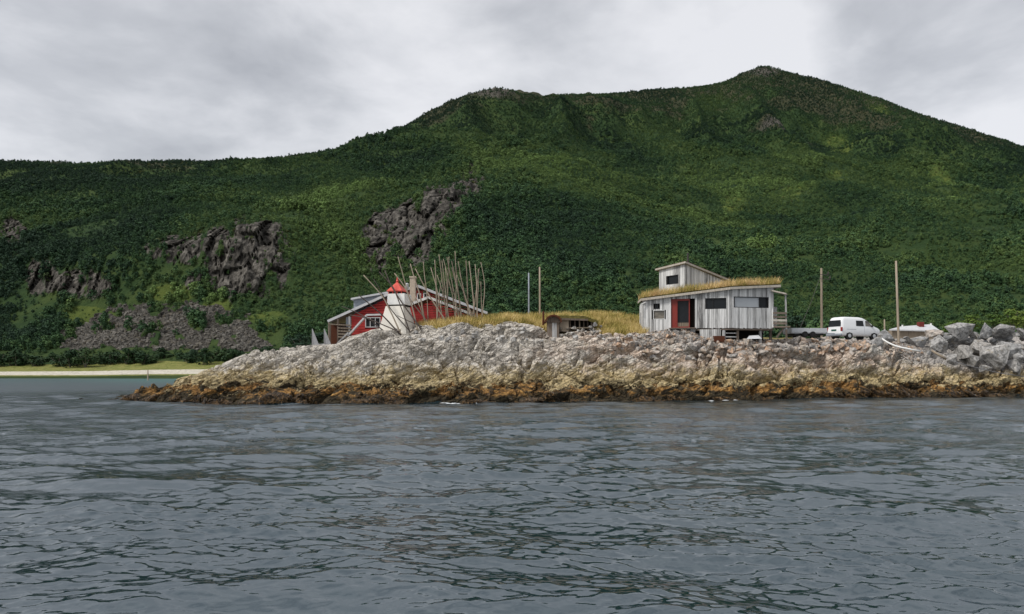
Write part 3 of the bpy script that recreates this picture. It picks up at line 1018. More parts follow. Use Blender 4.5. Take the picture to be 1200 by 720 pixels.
def hull_mesh(name, seed, m, n=15, boxy=.6, bevel=0):
    bm = hull_arrays(seed, n, boxy)
    if bevel:
        bmesh.ops.bevel(bm, geom=bm.edges[:], offset=bevel, segments=1, affect='EDGES', clamp_overlap=True)
    bmesh.ops.recalc_face_normals(bm, faces=bm.faces[:])
    me = bpy.data.meshes.new(name)
    bm.to_mesh(me)
    bm.free()
    me.materials.append(MATS[m])
    return me


talus_bases = [bpy.data.objects.new('talus_stone', hull_mesh('talus_stone', 300 + i, 'talus_stone', 13)) for i in range(5)]
p, tt, c_, ta, mw, he, st_, px, r = mountain_points(60000, 195, 275, 12)
ok = (ta > .3 + .4 * r.random(len(ta)))
p = p[ok]
o = scatter('talus_stones', p, rng.random(len(p)) * 6.28, .7 + 1.3 * rng.random(len(p)) ** 2, rng.integers(0, 5, len(p)), talus_bases)
tag(o, 'grey scree of fallen stones below the crags', 'scree', kind='stuff')


# ================================================================ LOOSE STONES AND GROWTH ON THE HEADLAND
def copy_under(src, parent):
    c = src.copy()
    col.objects.link(c)
    c.parent = parent
    return c


stone_meshes = [hull_mesh('stone', 400 + i, 'stone_pink', 14, .5) for i in range(10)]
pale_meshes = [hull_mesh('stone', 430 + i, 'stone_pale', 14, .5) for i in range(8)]


def place_stone(me, p, size, rnd, parent, sink=.25):
    o = link('stone', me, parent)
    o.location = p + Vector((0, 0, size * (.5 - sink) * .7))
    o.scale = (size * rnd.uniform(.85, 1.35), size * rnd.uniform(.8, 1.1), size * rnd.uniform(.6, .9))
    o.rotation_euler = (rnd.uniform(-.5, .5), rnd.uniform(-.5, .5), rnd.uniform(0, 6.28))
    return o


sr = random.Random(5)
for k in range(230):
    px = sr.uniform(715, 1045)
    u = sr.random()
    top = np.interp(px, [715, 760, 820, 860, 930, 1045], [398, 394, 397, 402, 401, 401])
    bot = np.interp(px, [715, 800, 900, 1000, 1045], [425, 424, 420, 416, 418])
    py = top + (bot - top) * u
    p = on_headland(px, py)
    size = sr.choice([.35, .45, .5, .6, .7, .85]) * (1.1 if px > 850 else .95)
    place_stone(sr.choice(stone_meshes), p, size, sr, headland)
for px, py, w in ((832, 409, 17), (846, 410, 15), (857, 412, 14), (872, 418, 15), (900, 412, 15), (918, 407, 11), (925, 412, 12), (942, 411, 14),
                  (951, 413, 13), (968, 405, 16), (985, 405, 14), (905, 400, 9), (935, 398, 8), (1000, 412, 12), (880, 404, 10), (812, 405, 11), (795, 412, 12), (770, 416, 12)):
    p = on_headland(px, py + w * .3)
    place_stone(sr.choice(stone_meshes), p, w / 14.2 * .85, sr, headland, .1)
for k in range(48):
    px = sr.uniform(480, 740)
    p = on_headland(px, sr.uniform(388, 402))
    place_stone(sr.choice(pale_meshes), p, sr.uniform(.3, .7), sr, headland)

# small stones too many to count
V0, F0, T0 = [], [], []
nb = 0
protos = []
for i in range(8):
    bm = hull_arrays(470 + i, 9, .4)
    bmesh.ops.triangulate(bm, faces=bm.faces[:])
    bm.verts.ensure_lookup_table()
    bm.verts.index_update()
    protos.append((np.array([v.co[:] for v in bm.verts]), np.array([[v.index for v in f.verts] for f in bm.faces])))
    bm.free()
pool = np.argwhere((gravel > .35) & (ht < 5.6) & (hpx < 1080))
pr = np.random.default_rng(3)
for i, j in pool[pr.integers(0, len(pool), 5200)]:
    v, f = protos[pr.integers(0, 8)]
    s_ = .10 + .26 * pr.random() ** 2
    a = pr.random() * 6.28
    rot = np.array([[math.cos(a), -math.sin(a), 0], [math.sin(a), math.cos(a), 0], [0, 0, .75]])
    V0.append((v * s_) @ rot.T + np.array([HXo[i, j], HYo[i, j], HZo[i, j] + s_ * .12]) + np.append(pr.uniform(-.05, .05, 2), 0))
    F0.append(f + nb)
    T0.append(np.full(len(v), pr.random()))
    nb += len(v)
me = np_mesh('small_stones', np.concatenate(V0), np.concatenate(F0), dict(tint=np.concatenate(T0)), False, MATS['stone_pink'])
tag(link('small_stones', me), 'small broken stones covering the slope below the grey cabin', 'stones', kind='stuff')


def blades(name, pts, hmin, hmax, wid, m, seed, lean=.35, label=None, cat='grass', parent=None):
    r = np.random.default_rng(seed)
    n = len(pts)
    a = r.random(n) * 6.283
    h = hmin + (hmax - hmin) * r.random(n) ** 1.5
    w = wid * (.6 + .8 * r.random(n))
    d = np.stack([np.cos(a), np.sin(a), 0 * a], -1)
    ln = r.normal(0, lean, (n, 2)) * h[:, None]
    tip = pts + np.stack([ln[:, 0] + .12 * h, ln[:, 1], h], -1)
    V = np.stack([pts - d * w[:, None] / 2, pts + d * w[:, None] / 2, tip], 1).reshape(-1, 3)
    me = np_mesh(name, V, np.arange(3 * n).reshape(-1, 3), dict(tint=np.repeat(r.random(n), 3)), False, MATS[m])
    o = link(name, me, parent)
    if parent:
        o.matrix_parent_inverse = parent.matrix_basis.inverted()
    return tag(o, label, cat if not parent else None, kind='stuff')


gr = np.random.default_rng(17)
pool = np.argwhere((grass_mask > .5) & (GY < 78) & (hpx > 440) & (hpx < 790))
wgt = np.interp(GY[pool[:, 0], pool[:, 1]], [60, 66, 70, 78], [1, 1, 1.6, 2.2])
pick = pool[gr.choice(len(pool), 62000, p=wgt / wgt.sum())]
clump = fbm(GX[pick[:, 0], pick[:, 1]] * 1.1, GY[pick[:, 0], pick[:, 1]] * 1.1, 3, 40)
pts = np.stack([HXo[pick[:, 0], pick[:, 1]], HYo[pick[:, 0], pick[:, 1]], HZo[pick[:, 0], pick[:, 1]] - .03], -1) + np.append(gr.normal(0, .06, (len(pick), 2)), np.zeros((len(pick), 1)), 1)
pts = pts[(clump > -.35) | (gr.random(len(pick)) < .4)]
blades('dry_grass', pts, .14, .66, .05, 'dry_grass', 6, .4, 'long yellow dry grass on the mound behind the rocks')

# rockweed hanging on the tidal rock
wd = np.random.default_rng(23)
pool = np.argwhere((ht > .9) & (ht < 2.25) & (hpx > 145) & (hpx < 1260) & (HZo < 1.45) & (HZo > -.05))
dens = fbm(GX[pool[:, 0], pool[:, 1]] * .5, S[pool[:, 0], pool[:, 1]] * .8, 4, 60) - .9 * (HZo[pool[:, 0], pool[:, 1]] - .55)
pool = pool[dens > .26]
pick = pool[wd.integers(0, len(pool), 26000)]
base = np.stack([HXo[pick[:, 0], pick[:, 1]], HYo[pick[:, 0], pick[:, 1]], HZo[pick[:, 0], pick[:, 1]] + .02], -1)
n = len(base)
L_ = .12 + .25 * wd.random(n)
dirv_ = np.stack([wd.normal(0, .35, n), -.45 - .4 * wd.random(n), -.5 - .4 * wd.random(n)], -1)
dirv_ /= np.linalg.norm(dirv_, axis=1)[:, None]
sidev = np.stack([np.ones(n), wd.normal(0, .4, n), wd.normal(0, .3, n)], -1)
out = np.array([0, -.10, .05]) * (.4 + wd.random((n, 1)))
w_ = (.03 + .07 * wd.random((n, 1)))
V = np.stack([base - sidev * w_, base + sidev * w_, base + out + dirv_ * L_[:, None] + sidev * w_ * .6], 1).reshape(-1, 3)


def weed_fn(t):
    tint = t.attr('tint')
    n = t.noise(t.pos(), 1.3, 3, .6)
    return t.ramp(t.math('ADD', t.math('MULTIPLY', tint, .5), t.math('MULTIPLY', n, .5)), [(.3, (.014, .010, .007)), (.5, (.045, .028, .012)), (.7, (.15, .085, .03))]), None


mat('rockweed', weed_fn, .5, .4)
me = np_mesh('rockweed', V, np.arange(3 * n).reshape(-1, 3), dict(tint=np.repeat(wd.random(n), 3)), False, MATS['rockweed'])
tag(link('rockweed', me), 'dark brown rockweed hanging over the tidal rocks', 'seaweed', kind='stuff')

# foam where the swell meets the rock
fm = MB()
fr = random.Random(31)
for k in range(16):
    px = fr.choice([fr.gauss(525, 14), fr.gauss(525, 14), fr.gauss(845, 14)])
    D0 = np.interp(px, HPX, HD[:, 1])
    x = (px - 600) / FPX * D0
    y = D0 - fr.uniform(.1, 1.3)
    r0 = fr.uniform(.03, .10)
    ring = [Vector((x + math.cos(t) * r0 * fr.uniform(1.0, 4.0), y + math.sin(t) * r0 * fr.uniform(.5, 1.2), .03)) for t in np.linspace(0, 6.283, 8)[:-1]]
    fm.add(ring + [Vector((x, y, .07))], [(i, (i + 1) % 7, 7) for i in range(7)])
tag(fm.build('sea_foam', MATS['foam'], smooth=True), 'thin white foam where the swell meets the rock', 'foam', kind='stuff')


# ================================================================ BUILDING HELPERS
class Wall:
    """vertical plane from a to b (world xy); outward normal points at the camera side"""
    def __init__(s, a, b):
        s.a, s.b = Vector((a[0], a[1], 0)), Vector((b[0], b[1], 0))
        s.u = (s.b - s.a).normalized()
        s.n = Vector((s.u.y, -s.u.x, 0))
        s.len = (s.b - s.a).length

    def at(s, u, z, out=0.0):
        p = s.a + s.u * u + s.n * out
        return Vector((p.x, p.y, z))

    def uz(s, px, py):
        k = (px - 600) / FPX
        t = (k * s.a.y - s.a.x) / (s.u.x - k * s.u.y)
        y = s.a.y + s.u.y * t
        return t, CAMZ + (HZ - py) / FPX * y

    def block(s, mb, u0, u1, z0, z1, o0, o1, tint=None, z1b=None):
        z1b = z1 if z1b is None else z1b
        mb.hexa([s.at(u0, z0, o1), s.at(u1, z0, o1), s.at(u1, z0, o0), s.at(u0, z0, o0),
                 s.at(u0, z1, o1), s.at(u1, z1b, o1), s.at(u1, z1b, o0), s.at(u0, z1, o0)], tint)

    def vboards(s, mb, u0, u1, zb, zt, holes=(), bw=.16, th=.035, jag=0):
        u = u0
        while u < u1 - .02:
            w = min(bw * random.uniform(.8, 1.2), u1 - u)
            ua, ub = u, u + w - .012
            segs = [[zb(u) - random.random() * jag, None]]
            cuts = sorted((h[2], h[3]) for h in holes if h[0] < ub - .01 and h[1] > ua + .01)
            z = segs[0][0]
            tn = random.random()
            off = random.uniform(0, .02)
            for c0, c1 in cuts:
                if c0 > z + .02:
                    s.block(mb, ua, ub, z, c0, off, th + off, tn)
                z = max(z, c1)
            ta, tb = zt(ua), zt(ub)
            if min(ta, tb) > z + .02:
                s.block(mb, ua, ub, z, ta, off, th + off, tn, tb)
            u += w

    def hboards(s, mb, u0, u1, z0, zt, holes=(), bh=.17, th=.03):
        us = np.linspace(u0, u1, 161)
        tops = np.array([zt(x) for x in us])
        z = z0
        while True:
            zc = z + bh
            okk = us[tops > z + .03]
            if len(okk) < 2:
                break
            a, b = okk[0], okk[-1]
            iv = [(a, b)]
            for h in holes:
                if h[2] < zc - .01 and h[3] > z + .01:
                    nv = []
                    for x0, x1 in iv:
                        if h[1] <= x0 or h[0] >= x1:
                            nv.append((x0, x1)); continue
                        if h[0] > x0: nv.append((x0, h[0]))
                        if h[1] < x1: nv.append((h[1], x1))
                    iv = nv
            tn = random.random()
            for x0, x1 in iv:
                if x1 - x0 > .03:
                    ha, hb = min(zc - .008, zt(x0)), min(zc - .008, zt(x1))
                    mb.hexa([s.at(x0, z, th * 1.5), s.at(x1, z, th * 1.5), s.at(x1, z, 0), s.at(x0, z, 0),
                             s.at(x0, max(ha, z + .01), th * .6), s.at(x1, max(hb, z + .01), th * .6), s.at(x1, max(hb, z + .01), 0), s.at(x0, max(ha, z + .01), 0)], tn)
            z = zc

    def window(s, parent, u0, u1, z0, z1, frame, panes, splits=(), bar=.06, rec=-.05, proud=.06, name='window'):
        """frame part with one pane sub-part between each pair of mullions"""
        mb = MB()
        s.block(mb, u0, u1, z0, z0 + bar, rec, proud)
        s.block(mb, u0, u1, z1 - bar, z1, rec, proud)
        s.block(mb, u0, u0 + bar, z0 + bar, z1 - bar, rec, proud)
        s.block(mb, u1 - bar, u1, z0 + bar, z1 - bar, rec, proud)
        edges = [u0 + bar] + [u0 + (u1 - u0) * f for f in splits] + [u1 - bar]
        for e in edges[1:-1]:
            s.block(mb, e - bar * .4, e + bar * .4, z0 + bar, z1 - bar, rec, proud - .01)
        fo = mb.build(name, MATS[frame], parent)
        for i in range(len(edges) - 1):
            pb = MB()
            s.block(pb, edges[i], edges[i + 1], z0 + bar * .5, z1 - bar * .5, rec - .02, rec + .01)
            pb.build('pane', MATS[panes[i % len(panes)]], fo)
        return fo


def lerp2(u, u0, z0, u1, z1):
    return z0 + (z1 - z0) * (u - u0) / (u1 - u0)


# ================================================================ GREY CABIN WITH TURF ROOF
A, B, C = (10.94, 62.0), (17.52, 60.0), (21.31, 60.8)
wl, wr_ = Wall(A, B), Wall(B, C)
cab = empty('turf_roof_cabin', (16, 62.5, 5.4), 'silvery weathered board cabin with grassy turf roof and raised upper room', 'cabin')
zA, zB, zC = 8.02, 8.72, 8.96
ztl = lambda u: lerp2(u, 0, zA, wl.len, zB)
ztr = lambda u: lerp2(u, 0, zB, wr_.len, zC)


def hole(w, x0, y0, x1, y1):
    a, b = w.uz(x0, y1), w.uz(x1, y0)
    return (a[0], b[0], a[1], b[1])


h_small = hole(wl, 767.5, 356, 771.3, 362.5)
h_low = hole(wl, 765.4, 363.5, 779, 374.5)
h_door = hole(wl, 786, 350, 814.5, 384.5)
h_mid = hole(wl, 826.8, 349.2, 851.2, 362.6)
h_big = hole(wr_, 860, 348.6, 899, 360.6)
u_mid = wl.uz(815, 380)[0]
cl = MB()
wl.vboards(cl, 0, u_mid, lambda u: 5.28, ztl, [h_small, h_low, h_door], .17)
wl.vboards(cl, u_mid, wl.len, lambda u: 5.62, ztl, [h_door, h_mid], .17, .05, .06)
wr_.vboards(cl, 0, wr_.len, lambda u: 5.62, ztr, [h_big], .17, .05, .06)
back = 5.2
Ab, Cb = (A[0] + .6, A[1] + back), (C[0] + 1.0, C[1] + back)
ws_l, ws_r, ws_b = Wall(Ab, A), Wall(C, Cb), Wall(Cb, Ab)
ws_l.vboards(cl, 0, ws_l.len, lambda u: 5.28, lambda u: zA, (), .17)
ws_r.vboards(cl, 0, ws_r.len, lambda u: 5.62, lambda u: zC, (), .17)
ws_b.vboards(cl, 0, ws_b.len, lambda u: 5.4, lambda u: lerp2(u, 0, zC, ws_b.len, zA), (), .17)
tag(cl.build('board_cladding', MATS['silver_wood'], cab), kind='stuff')
core = MB()
off = Vector((0, .75, 0))
z0c = 5.3
pl = [Vector((*A, 0)) + off + Vector((.08, 0, 0)), Vector((*B, 0)) + off, Vector((*C, 0)) + off - Vector((.08, 0, 0)), Vector((*Cb, 0)) - Vector((.1, .1, 0)), Vector((*Ab, 0)) + Vector((.1, -.1, 0))]
tops = [zA, zB, zC, zC, zA]
vs = [Vector((p.x, p.y, z0c if i not in (1, 2, 3) else 5.66)) for i, p in enumerate(pl)] + [Vector((p.x, p.y, t - .1)) for p, t in zip(pl, tops)]
core.add(vs, [(4, 3, 2, 1, 0), (5, 6, 7, 8, 9)] + [(i, (i + 1) % 5, 5 + (i + 1) % 5, 5 + i) for i in range(5)])
core.build('inner_wall', MATS['dark_inside'], cab)
fl = MB()
fl.add([wl.at(-.0, 5.50, .02), wl.at(wl.len, 5.56, .02), wr_.at(wr_.len, 5.58, .02), wr_.at(wr_.len, 5.58, -5), wl.at(0, 5.5, -5),
        wl.at(0, 5.36, .02), wl.at(wl.len, 5.44, .02), wr_.at(wr_.len, 5.44, .02), wr_.at(wr_.len, 5.44, -5), wl.at(0, 5.36, -5)],
       [(0, 1, 2, 3, 4), (9, 8, 7, 6, 5), (0, 5, 6, 1), (1, 6, 7, 2), (2, 7, 8, 3), (3, 8, 9, 4), (4, 9, 5, 0)])
fl.build('floor_frame', MATS['brown_wood'], cab)
# roof: deck, fascia boards, turf
rd, tf = MB(), MB()


def slab(mb, pts, dz0, dz1, t=None):
    n = len(pts)
    mb.add([p + Vector((0, 0, dz0)) for p in pts] + [p + Vector((0, 0, dz1)) for p in pts],
           [tuple(reversed(range(n))), tuple(range(n, 2 * n))] + [(i, (i + 1) % n, n + (i + 1) % n, n + i) for i in range(n)], t)


fA, fB, fC = wl.at(-.12, zA - .02, .32), Vector((B[0] - .03, B[1] - .34, zB)), wr_.at(wr_.len + .45, zC + .04, .32)
bA, bB, bC = Vector((Ab[0] - .1, Ab[1] + .3, zA + .25)), Vector((B[0] + .7, B[1] + back + .8, zB + .3)), Vector((Cb[0] + .4, Cb[1] + .3, zC + .3))
slab(rd, [fA, fB, bB, bA], 0, .10)
slab(rd, [fB, fC, bC, bB], 0.001, .101)
rd.build('roof_deck', MATS['brown_wood'], cab)
fs = MB()
fs.beam(fA + Vector((0, -.03, .03)), fB + Vector((0, -.03, .03)), .05, .19, tint=.1)
fs.build('fascia', MATS['pale_wood'], cab)
fs = MB()
fs.beam(fB + Vector((0.003, -.035, .04)), fC + Vector((0, -.03, .04)), .05, .19, tint=.2)
fs.build('fascia', MATS['pale_wood'], cab)
fs = MB()
fs.beam(fA + Vector((-.03, 0, .03)), bA + Vector((-.03, 0, .03)), .05, .19, tint=.3)
fs.build('fascia', MATS['pale_wood'], cab)
fs = MB()
fs.beam(fC + Vector((.03, 0, .03)), bC + Vector((.03, 0, .03)), .05, .19, tint=.3)
fs.build('fascia', MATS['pale_wood'], cab)
ins = lambda p, q, k: p.lerp(q, k)
slab(tf, [fA.lerp(bA, .02), fB.lerp(bB, .02), bB, bA], .102, .26)
slab(tf, [fB.lerp(bB, .02), fC.lerp(bC, .02), bC, bB], .102, .261)
turf = tf.build('turf', MATS['turf'], cab)
gq = np.random.default_rng(44)
pts = []
for (p0, p1, p2, p3), n in (((fA, fB, bB, bA), 9500), ((fB, fC, bC, bB), 6000)):
    a, b = gq.random(n), gq.random(n) ** 1.6
    q = np.outer((1 - a) * (1 - b), p0) + np.outer(a * (1 - b), p1) + np.outer(a * b, p2) + np.outer((1 - a) * b, p3)
    pts.append(q)
pts = np.concatenate(pts)
cm = fbm(pts[:, 0] * 1.2, pts[:, 1] * 1.2, 3, 14)
pts = pts[(cm > -.1) | (gq.random(len(pts)) < .35)]
pts[:, 2] += .22
blades('roof_grass', pts, .12, .80, .035, 'roof_grass', 8, .3, parent=cab)
# openings
wl.window(cab, *h_small, 'black', ['glass'], (), .03)
wl.window(cab, *h_low, 'silver_wood', ['warm_glass'], (), .04)
wl.window(cab, *h_mid, 'black', ['glass', 'glass'], (.36,), .05)
wr_.window(cab, *h_big, 'black', ['blind', 'glass'], (.76,), .05)
u0, u1, z0, z1 = h_door
db = MB()
wl.block(db, u0, u0 + .46, z0, z1, -.16, -.04)
door = db.build('door', MATS['door_red'], cab)
db = MB()
wl.block(db, u0 + .465, u0 + .54, z0, z1, -.30, -.02)
wl.block(db, u0 + .54, u1 - .42, z1 - .16, z1, -.30, -.02)
wl.block(db, u0 + .54, u1 - .42, z0, z0 + .10, -.30, -.02)
wl.block(db, u1 - .50, u1 - .42, z0 + .1, z1 - .16, -.30, -.02)
gd = db.build('glass_door_frame', MATS['door_red'], cab)
db = MB()
wl.block(db, u0 + .54, u1 - .50, z0 + .1, z1 - .16, -.24, -.21)
db.build('pane', MATS['glass'], gd)
db = MB()
wl.block(db, u0 + .54, u1 - .48, z0 + .1, z0 + .42, -.19, -.10)
db.build('bench_seat', MATS['driftwood'], gd)
for uu, w in ((u0 - .12, .14), (u1, .16)):
    db = MB()
    wl.block(db, uu, uu + w, z0 - .1, z1 + .05, .03, .09)
    db.build('door_post', MATS['silver_wood'], cab)
db = MB()
wl.block(db, u1 - .415, u1, z0, z1, -.42, -.38)
db.build('dark_panel', MATS['dark_inside'], cab)
for k in range(3):
    db = MB()
    wl.block(db, u0 - .1, u1 + .1, z0 - .09 - k * .004, z0 - .02 - k * .004, .06 + k * .22, .26 + k * .22)
    db.build('step_board', MATS['brown_wood'], cab)
# understorey: panel, posts, bracing
wu = Wall((wl.at(0, 0, -.4).x, wl.at(0, 0, -.4).y), (wl.at(wl.len, 0, -.4).x, wl.at(wl.len, 0, -.4).y))
a, b = wl.uz(820, 398), wl.uz(845, 386.5)
ub = MB()
wl.vboards(ub, a[0], b[0], lambda u: 4.75, lambda u: 5.5, (), .16, .03, .1)
tag(ub.build('skirting_boards', MATS['silver_wood'], cab), kind='stuff')
for px in (850, 866, 893, 905):
    t_, z_ = wr_.uz(px, 398)
    ub = MB()
    wr_.block(ub, t_ - .09, t_ + .09, 4.3, 5.43, -.35, -.18)
    ub.build('post', MATS['silver_wood' if px in (850, 893) else 'brown_wood'], cab)
for z_ in (4.85, 5.15):
    ub = MB()
    ta, tb = wr_.uz(852, 390)[0], wr_.uz(866, 390)[0]
    wr_.block(ub, ta, tb, z_, z_ + .08, -.26, -.22)
    ub.build('rail', MATS['silver_wood'], cab)
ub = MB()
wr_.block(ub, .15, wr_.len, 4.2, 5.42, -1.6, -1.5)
ub.build('underfloor_shade', MATS['dark_inside'], cab)  # near-black sheet added in place of the shade under the raised floor
# porch at the right-hand end
ub = MB()
ub.beam(P(904, 341, 60.9), P(922, 345, 60.4), .9, .10, tint=.2)
ub.build('porch_roof', MATS['pale_wood'], cab)
for a, b in (((920.5, 345, 60.4), (921.5, 386, 60.4)), ((904.5, 345, 60.9), (905.5, 384, 60.6))):
    ub = MB()
    ub.beam(P(*a), P(*b), .10, .10)
    ub.build('post', MATS['silver_wood'], cab)
ub = MB()
ub.beam(P(908, 360, 61.4), P(908.2, 384, 61.4), .34, .05, up=(0, 1, 0))
ub.build('wall_board', MATS['silver_wood'], cab)
for y in (367, 371.5, 375.5, 379):
    ub = MB()
    ub.beam(P(906, y, 60.3), P(922, y + .3, 60.3), .05, .17)
    ub.build('rail', MATS['brown_wood' if y != 375.5 else 'pale_wood'], cab)
ub = MB()
ub.beam(P(905, 383.5, 60.9), P(923, 383.5, 60.9), 1.2, .12)
ub.build('porch_floor', MATS['brown_wood'], cab)
ub = MB()
ub.beam(P(918, 385, 60.5), P(910, 396, 60.5), .09, .12)
ub.build('brace', MATS['brown_wood'], cab)
ub = MB()
ub.beam(P(921.6, 386, 60.4), P(921.6, 400, 60.4), .12, .12)
ub.build('post', MATS['brown_wood'], cab)
# little bracket frame at the left-hand end
ub = MB()
ub.beam(P(750.6, 357, 61.7), P(757, 354, 61.7), .06, .07)
ub.beam(P(751, 357, 61.7), P(751, 366.5, 61.7), .06, .06)
ub.build('gutter_bracket', MATS['white_paint'], cab)
# raised upper room
L, K, Rr = ((173) / FPX * 66.5, 66.5), (203 / FPX * 64, 64), (250 / FPX * 67, 67)
w1, w2 = Wall(L, K), Wall(K, Rr)
zL, zK, zR = 11.05, 11.28, 10.15
h_up = hole(w1, 782.6, 322, 795, 334)
ub = MB()
w1.vboards(ub, 0, w1.len, lambda u: 8.4, lambda u: lerp2(u, 0, zL, w1.len, zK), [h_up], .2, .04)
w2.vboards(ub, 0, w2.len, lambda u: 8.4, lambda u: lerp2(u, 0, zK, w2.len, zR), (), .2, .04)
Lb = (L[0] + Rr[0] - K[0], L[1] + Rr[1] - K[1])
w3, w4 = Wall(Rr, Lb), Wall(Lb, L)
w3.vboards(ub, 0, w3.len, lambda u: 8.4, lambda u: zR, (), .2, .04)
w4.vboards(ub, 0, w4.len, lambda u: 8.4, lambda u: lerp2(u, 0, zR - .1, w4.len, zL), (), .2, .04)
tag(ub.build('upper_room_cladding', MATS['silver_wood'], cab), kind='stuff')
w1.window(cab, *h_up, 'black', ['glass'], (), .05)
ub = MB()
k_ = .28
rp = [w1.at(-k_, zL + .03, k_), w1.at(w1.len + .1, zK + .05, k_) + w1.n * 0 + Vector((.1, -.15, 0)), w2.at(w2.len + k_, zR + .02, k_), w3.at(w3.len + .3, zR - .05, k_)]
slab(ub, rp, 0, .15, .2)
ub.build('upper_roof', MATS['pale_wood'], cab)
ub = MB()
slab(ub, [p + (sum(rp, Vector()) / 4 - p) * .03 for p in rp], .152, .21, .4)
ub.build('roof_covering', MATS['rust'], cab)
ub = MB()
q = P(806, 309, 66)
ub.tube([q - Vector((0, 0, .6)), q + Vector((0, 0, .95))], .075, 8)
ub.build('stovepipe', MATS['insulator'], cab)

# things lying under the cabin
ub = MB()
g = P(843.5, 400, 59.4)
for dx0, dx1, dz0, dz1, dy0, dy1 in ((-.42, .42, 0, .42, 0, .05), (-.42, .42, 0, .42, .5, .55), (-.42, -.37, 0, .42, .05, .5), (.37, .42, 0, .42, .05, .5), (-.42, .42, -.04, 0, 0, .55)):
    ub.box((g.x + dx0, g.y + dy0, g.z + dz0), (g.x + dx1, g.y + dy1, g.z + dz1))
tag(ub.build('rusty_bin', MATS['rust'], bevel=.01), 'rust-brown open bin standing below the corner of the grey cabin', 'bin')
ub = MB()
a, b, c, d = P(875, 397.5, 59.3), P(893, 397, 59.4), P(889, 393, 60.0), P(878, 393.6, 60.0)
mid = (a + b + c + d) / 4 + Vector((0, 0, .12))
ub.add([a, b, c, d, mid + (a - mid) * .4, mid + (b - mid) * .4, mid + (c - mid) * .4, mid + (d - mid) * .4],
       [(4, 5, 6, 7), (0, 1, 5, 4), (1, 2, 6, 5), (2, 3, 7, 6), (3, 0, 4, 7), (3, 2, 1, 0)])
tag(ub.build('white_sheet', MATS['trim_grey']), 'small white upturned sheet lying on stones under the grey cabin', 'sheet')

# ================================================================ RED HOUSE
red = empty('red_house', (-10.5, 69, 5.2), 'red board house with grey gable roofs and left-hand porch behind the lighthouse', 'house')
wA = Wall(((412 - 600) / FPX * 68, 68), ((452 - 600) / FPX * 68, 68))
zt = lambda u: lerp2(u, 0, wA.uz(412, 369)[1], wA.len, wA.uz(452, 350)[1])
h_w = hole(wA, 428, 372, 446, 384)
mb = MB()
wA.hboards(mb, 0, wA.len, 5.2, zt, [h_w], .24, .035)
tag(mb.build('board_cladding', MATS['red_paint'], red), kind='stuff')
mb = MB()
wA.block(mb, 0.02, wA.len, 5.0, zt(0) - .05, -4.5, -.12, None, zt(wA.len) - .05)
mb.build('inner_wall', MATS['red_paint'], red)
wA.window(red, *h_w, 'trim_grey', ['glass', 'glass', 'glass'], (.33, .66), .08)
# lean-to roof over wall and porch
e0, e1 = P(384, 377, 67.6), P(455, 345, 67.6)
mb = MB()
slab(mb, [e0, e1, e1 + Vector((0, 5, 0)), e0 + Vector((0, 5, 0))], -.02, .10)
mb.build('porch_roof', MATS['roof_felt'], red)
mb = MB()
mb.beam(e0 + Vector((0, -.04, .02)), e1 + Vector((0, -.04, .02)), .06, .22)
mb.build('bargeboard', MATS['trim_grey'], red)
# grey dormer
wD = Wall(((414.5 - 600) / FPX * 69, 69), ((456 - 600) / FPX * 69, 69))
mb = MB()
ztd = lambda u: lerp2(u, 0, wD.uz(414, 351)[1], wD.len, wD.uz(456, 344)[1])
wD.hboards(mb, 0, wD.len, wD.uz(412, 366)[1], ztd, (), .3, .02)
wD.block(mb, 0.03, wD.len, wD.uz(412, 372)[1], ztd(0) - .05, -3, -.01, .5, ztd(wD.len) - .05)
mb.build('dormer_wall', MATS['slate_grey'], red)
d0, d1 = P(411, 351, 68.6), P(457, 342.8, 68.6)
mb = MB()
slab(mb, [d0, d1, d1 + Vector((0, 4, 0)), d0 + Vector((0, 4, 0))], -.04, .12)
mb.build('dormer_roof', MATS['trim_grey'], red)
# canopy trim over the small window
mb = MB()
mb.beam(P(408, 394, 67.2), P(430, 369.6, 67.2), .5, .14, tint=.2)
mb.beam(P(430, 369.4, 67.2), P(447, 369, 67.2), .5, .14, tint=.4)
mb.build('canopy_trim', MATS['trim_grey'], red)
# porch
for px, y0, y1, m in ((385.5, 378, 408, 'brown_wood'), (396, 374, 404, 'brown_wood'), (409.5, 371, 396, 'silver_wood')):
    mb = MB()
    mb.beam(P(px, y0, 67.3), P(px, y1, 67.3), .13, .13)
    mb.build('post', MATS[m], red)
mb = MB()
a, b = P(386, 379, 69.2), P(411, 404, 69.2)
mb.box((a.x, 69.2, b.z), (b.x, 69.35, a.z + .0))
mb.build('porch_wall', MATS['brown_wood'], red)
mb = MB()
a, b = P(387.5, 381, 68.8), P(395, 406, 68.8)
mb.box((a.x, 68.9, b.z), (b.x, 69.0, a.z))
mb.build('door', MATS['rust'], red)
mb = MB()
a, b = P(406, 372, 68.2), P(412, 383, 68.2)
mb.box((a.x, 68.0, b.z), (b.x, 68.1, a.z))
mb.build('panel', MATS['slate_grey'], red)
for y in (380, 384.5, 388, 391.5, 395):
    mb = MB()
    mb.beam(P(384.5 if y == 380 else 396, y, 67.2), P(412, y + (1.5 if y == 380 else .6), 67.2), .05, .10)
    mb.build('rail', MATS['driftwood'], red)
mb = MB()
mb.beam(P(394, 404, 66.9), P(408, 390, 66.9), .07, .14)
mb.build('stair_rail', MATS['silver_wood'], red)
mb = MB()
a, b = P(384, 404, 67.3), P(412, 404, 67.3)
mb.box((a.x, 67.2, a.z - .12), (b.x, 69.2, a.z))
mb.build('porch_floor', MATS['brown_wood'], red)

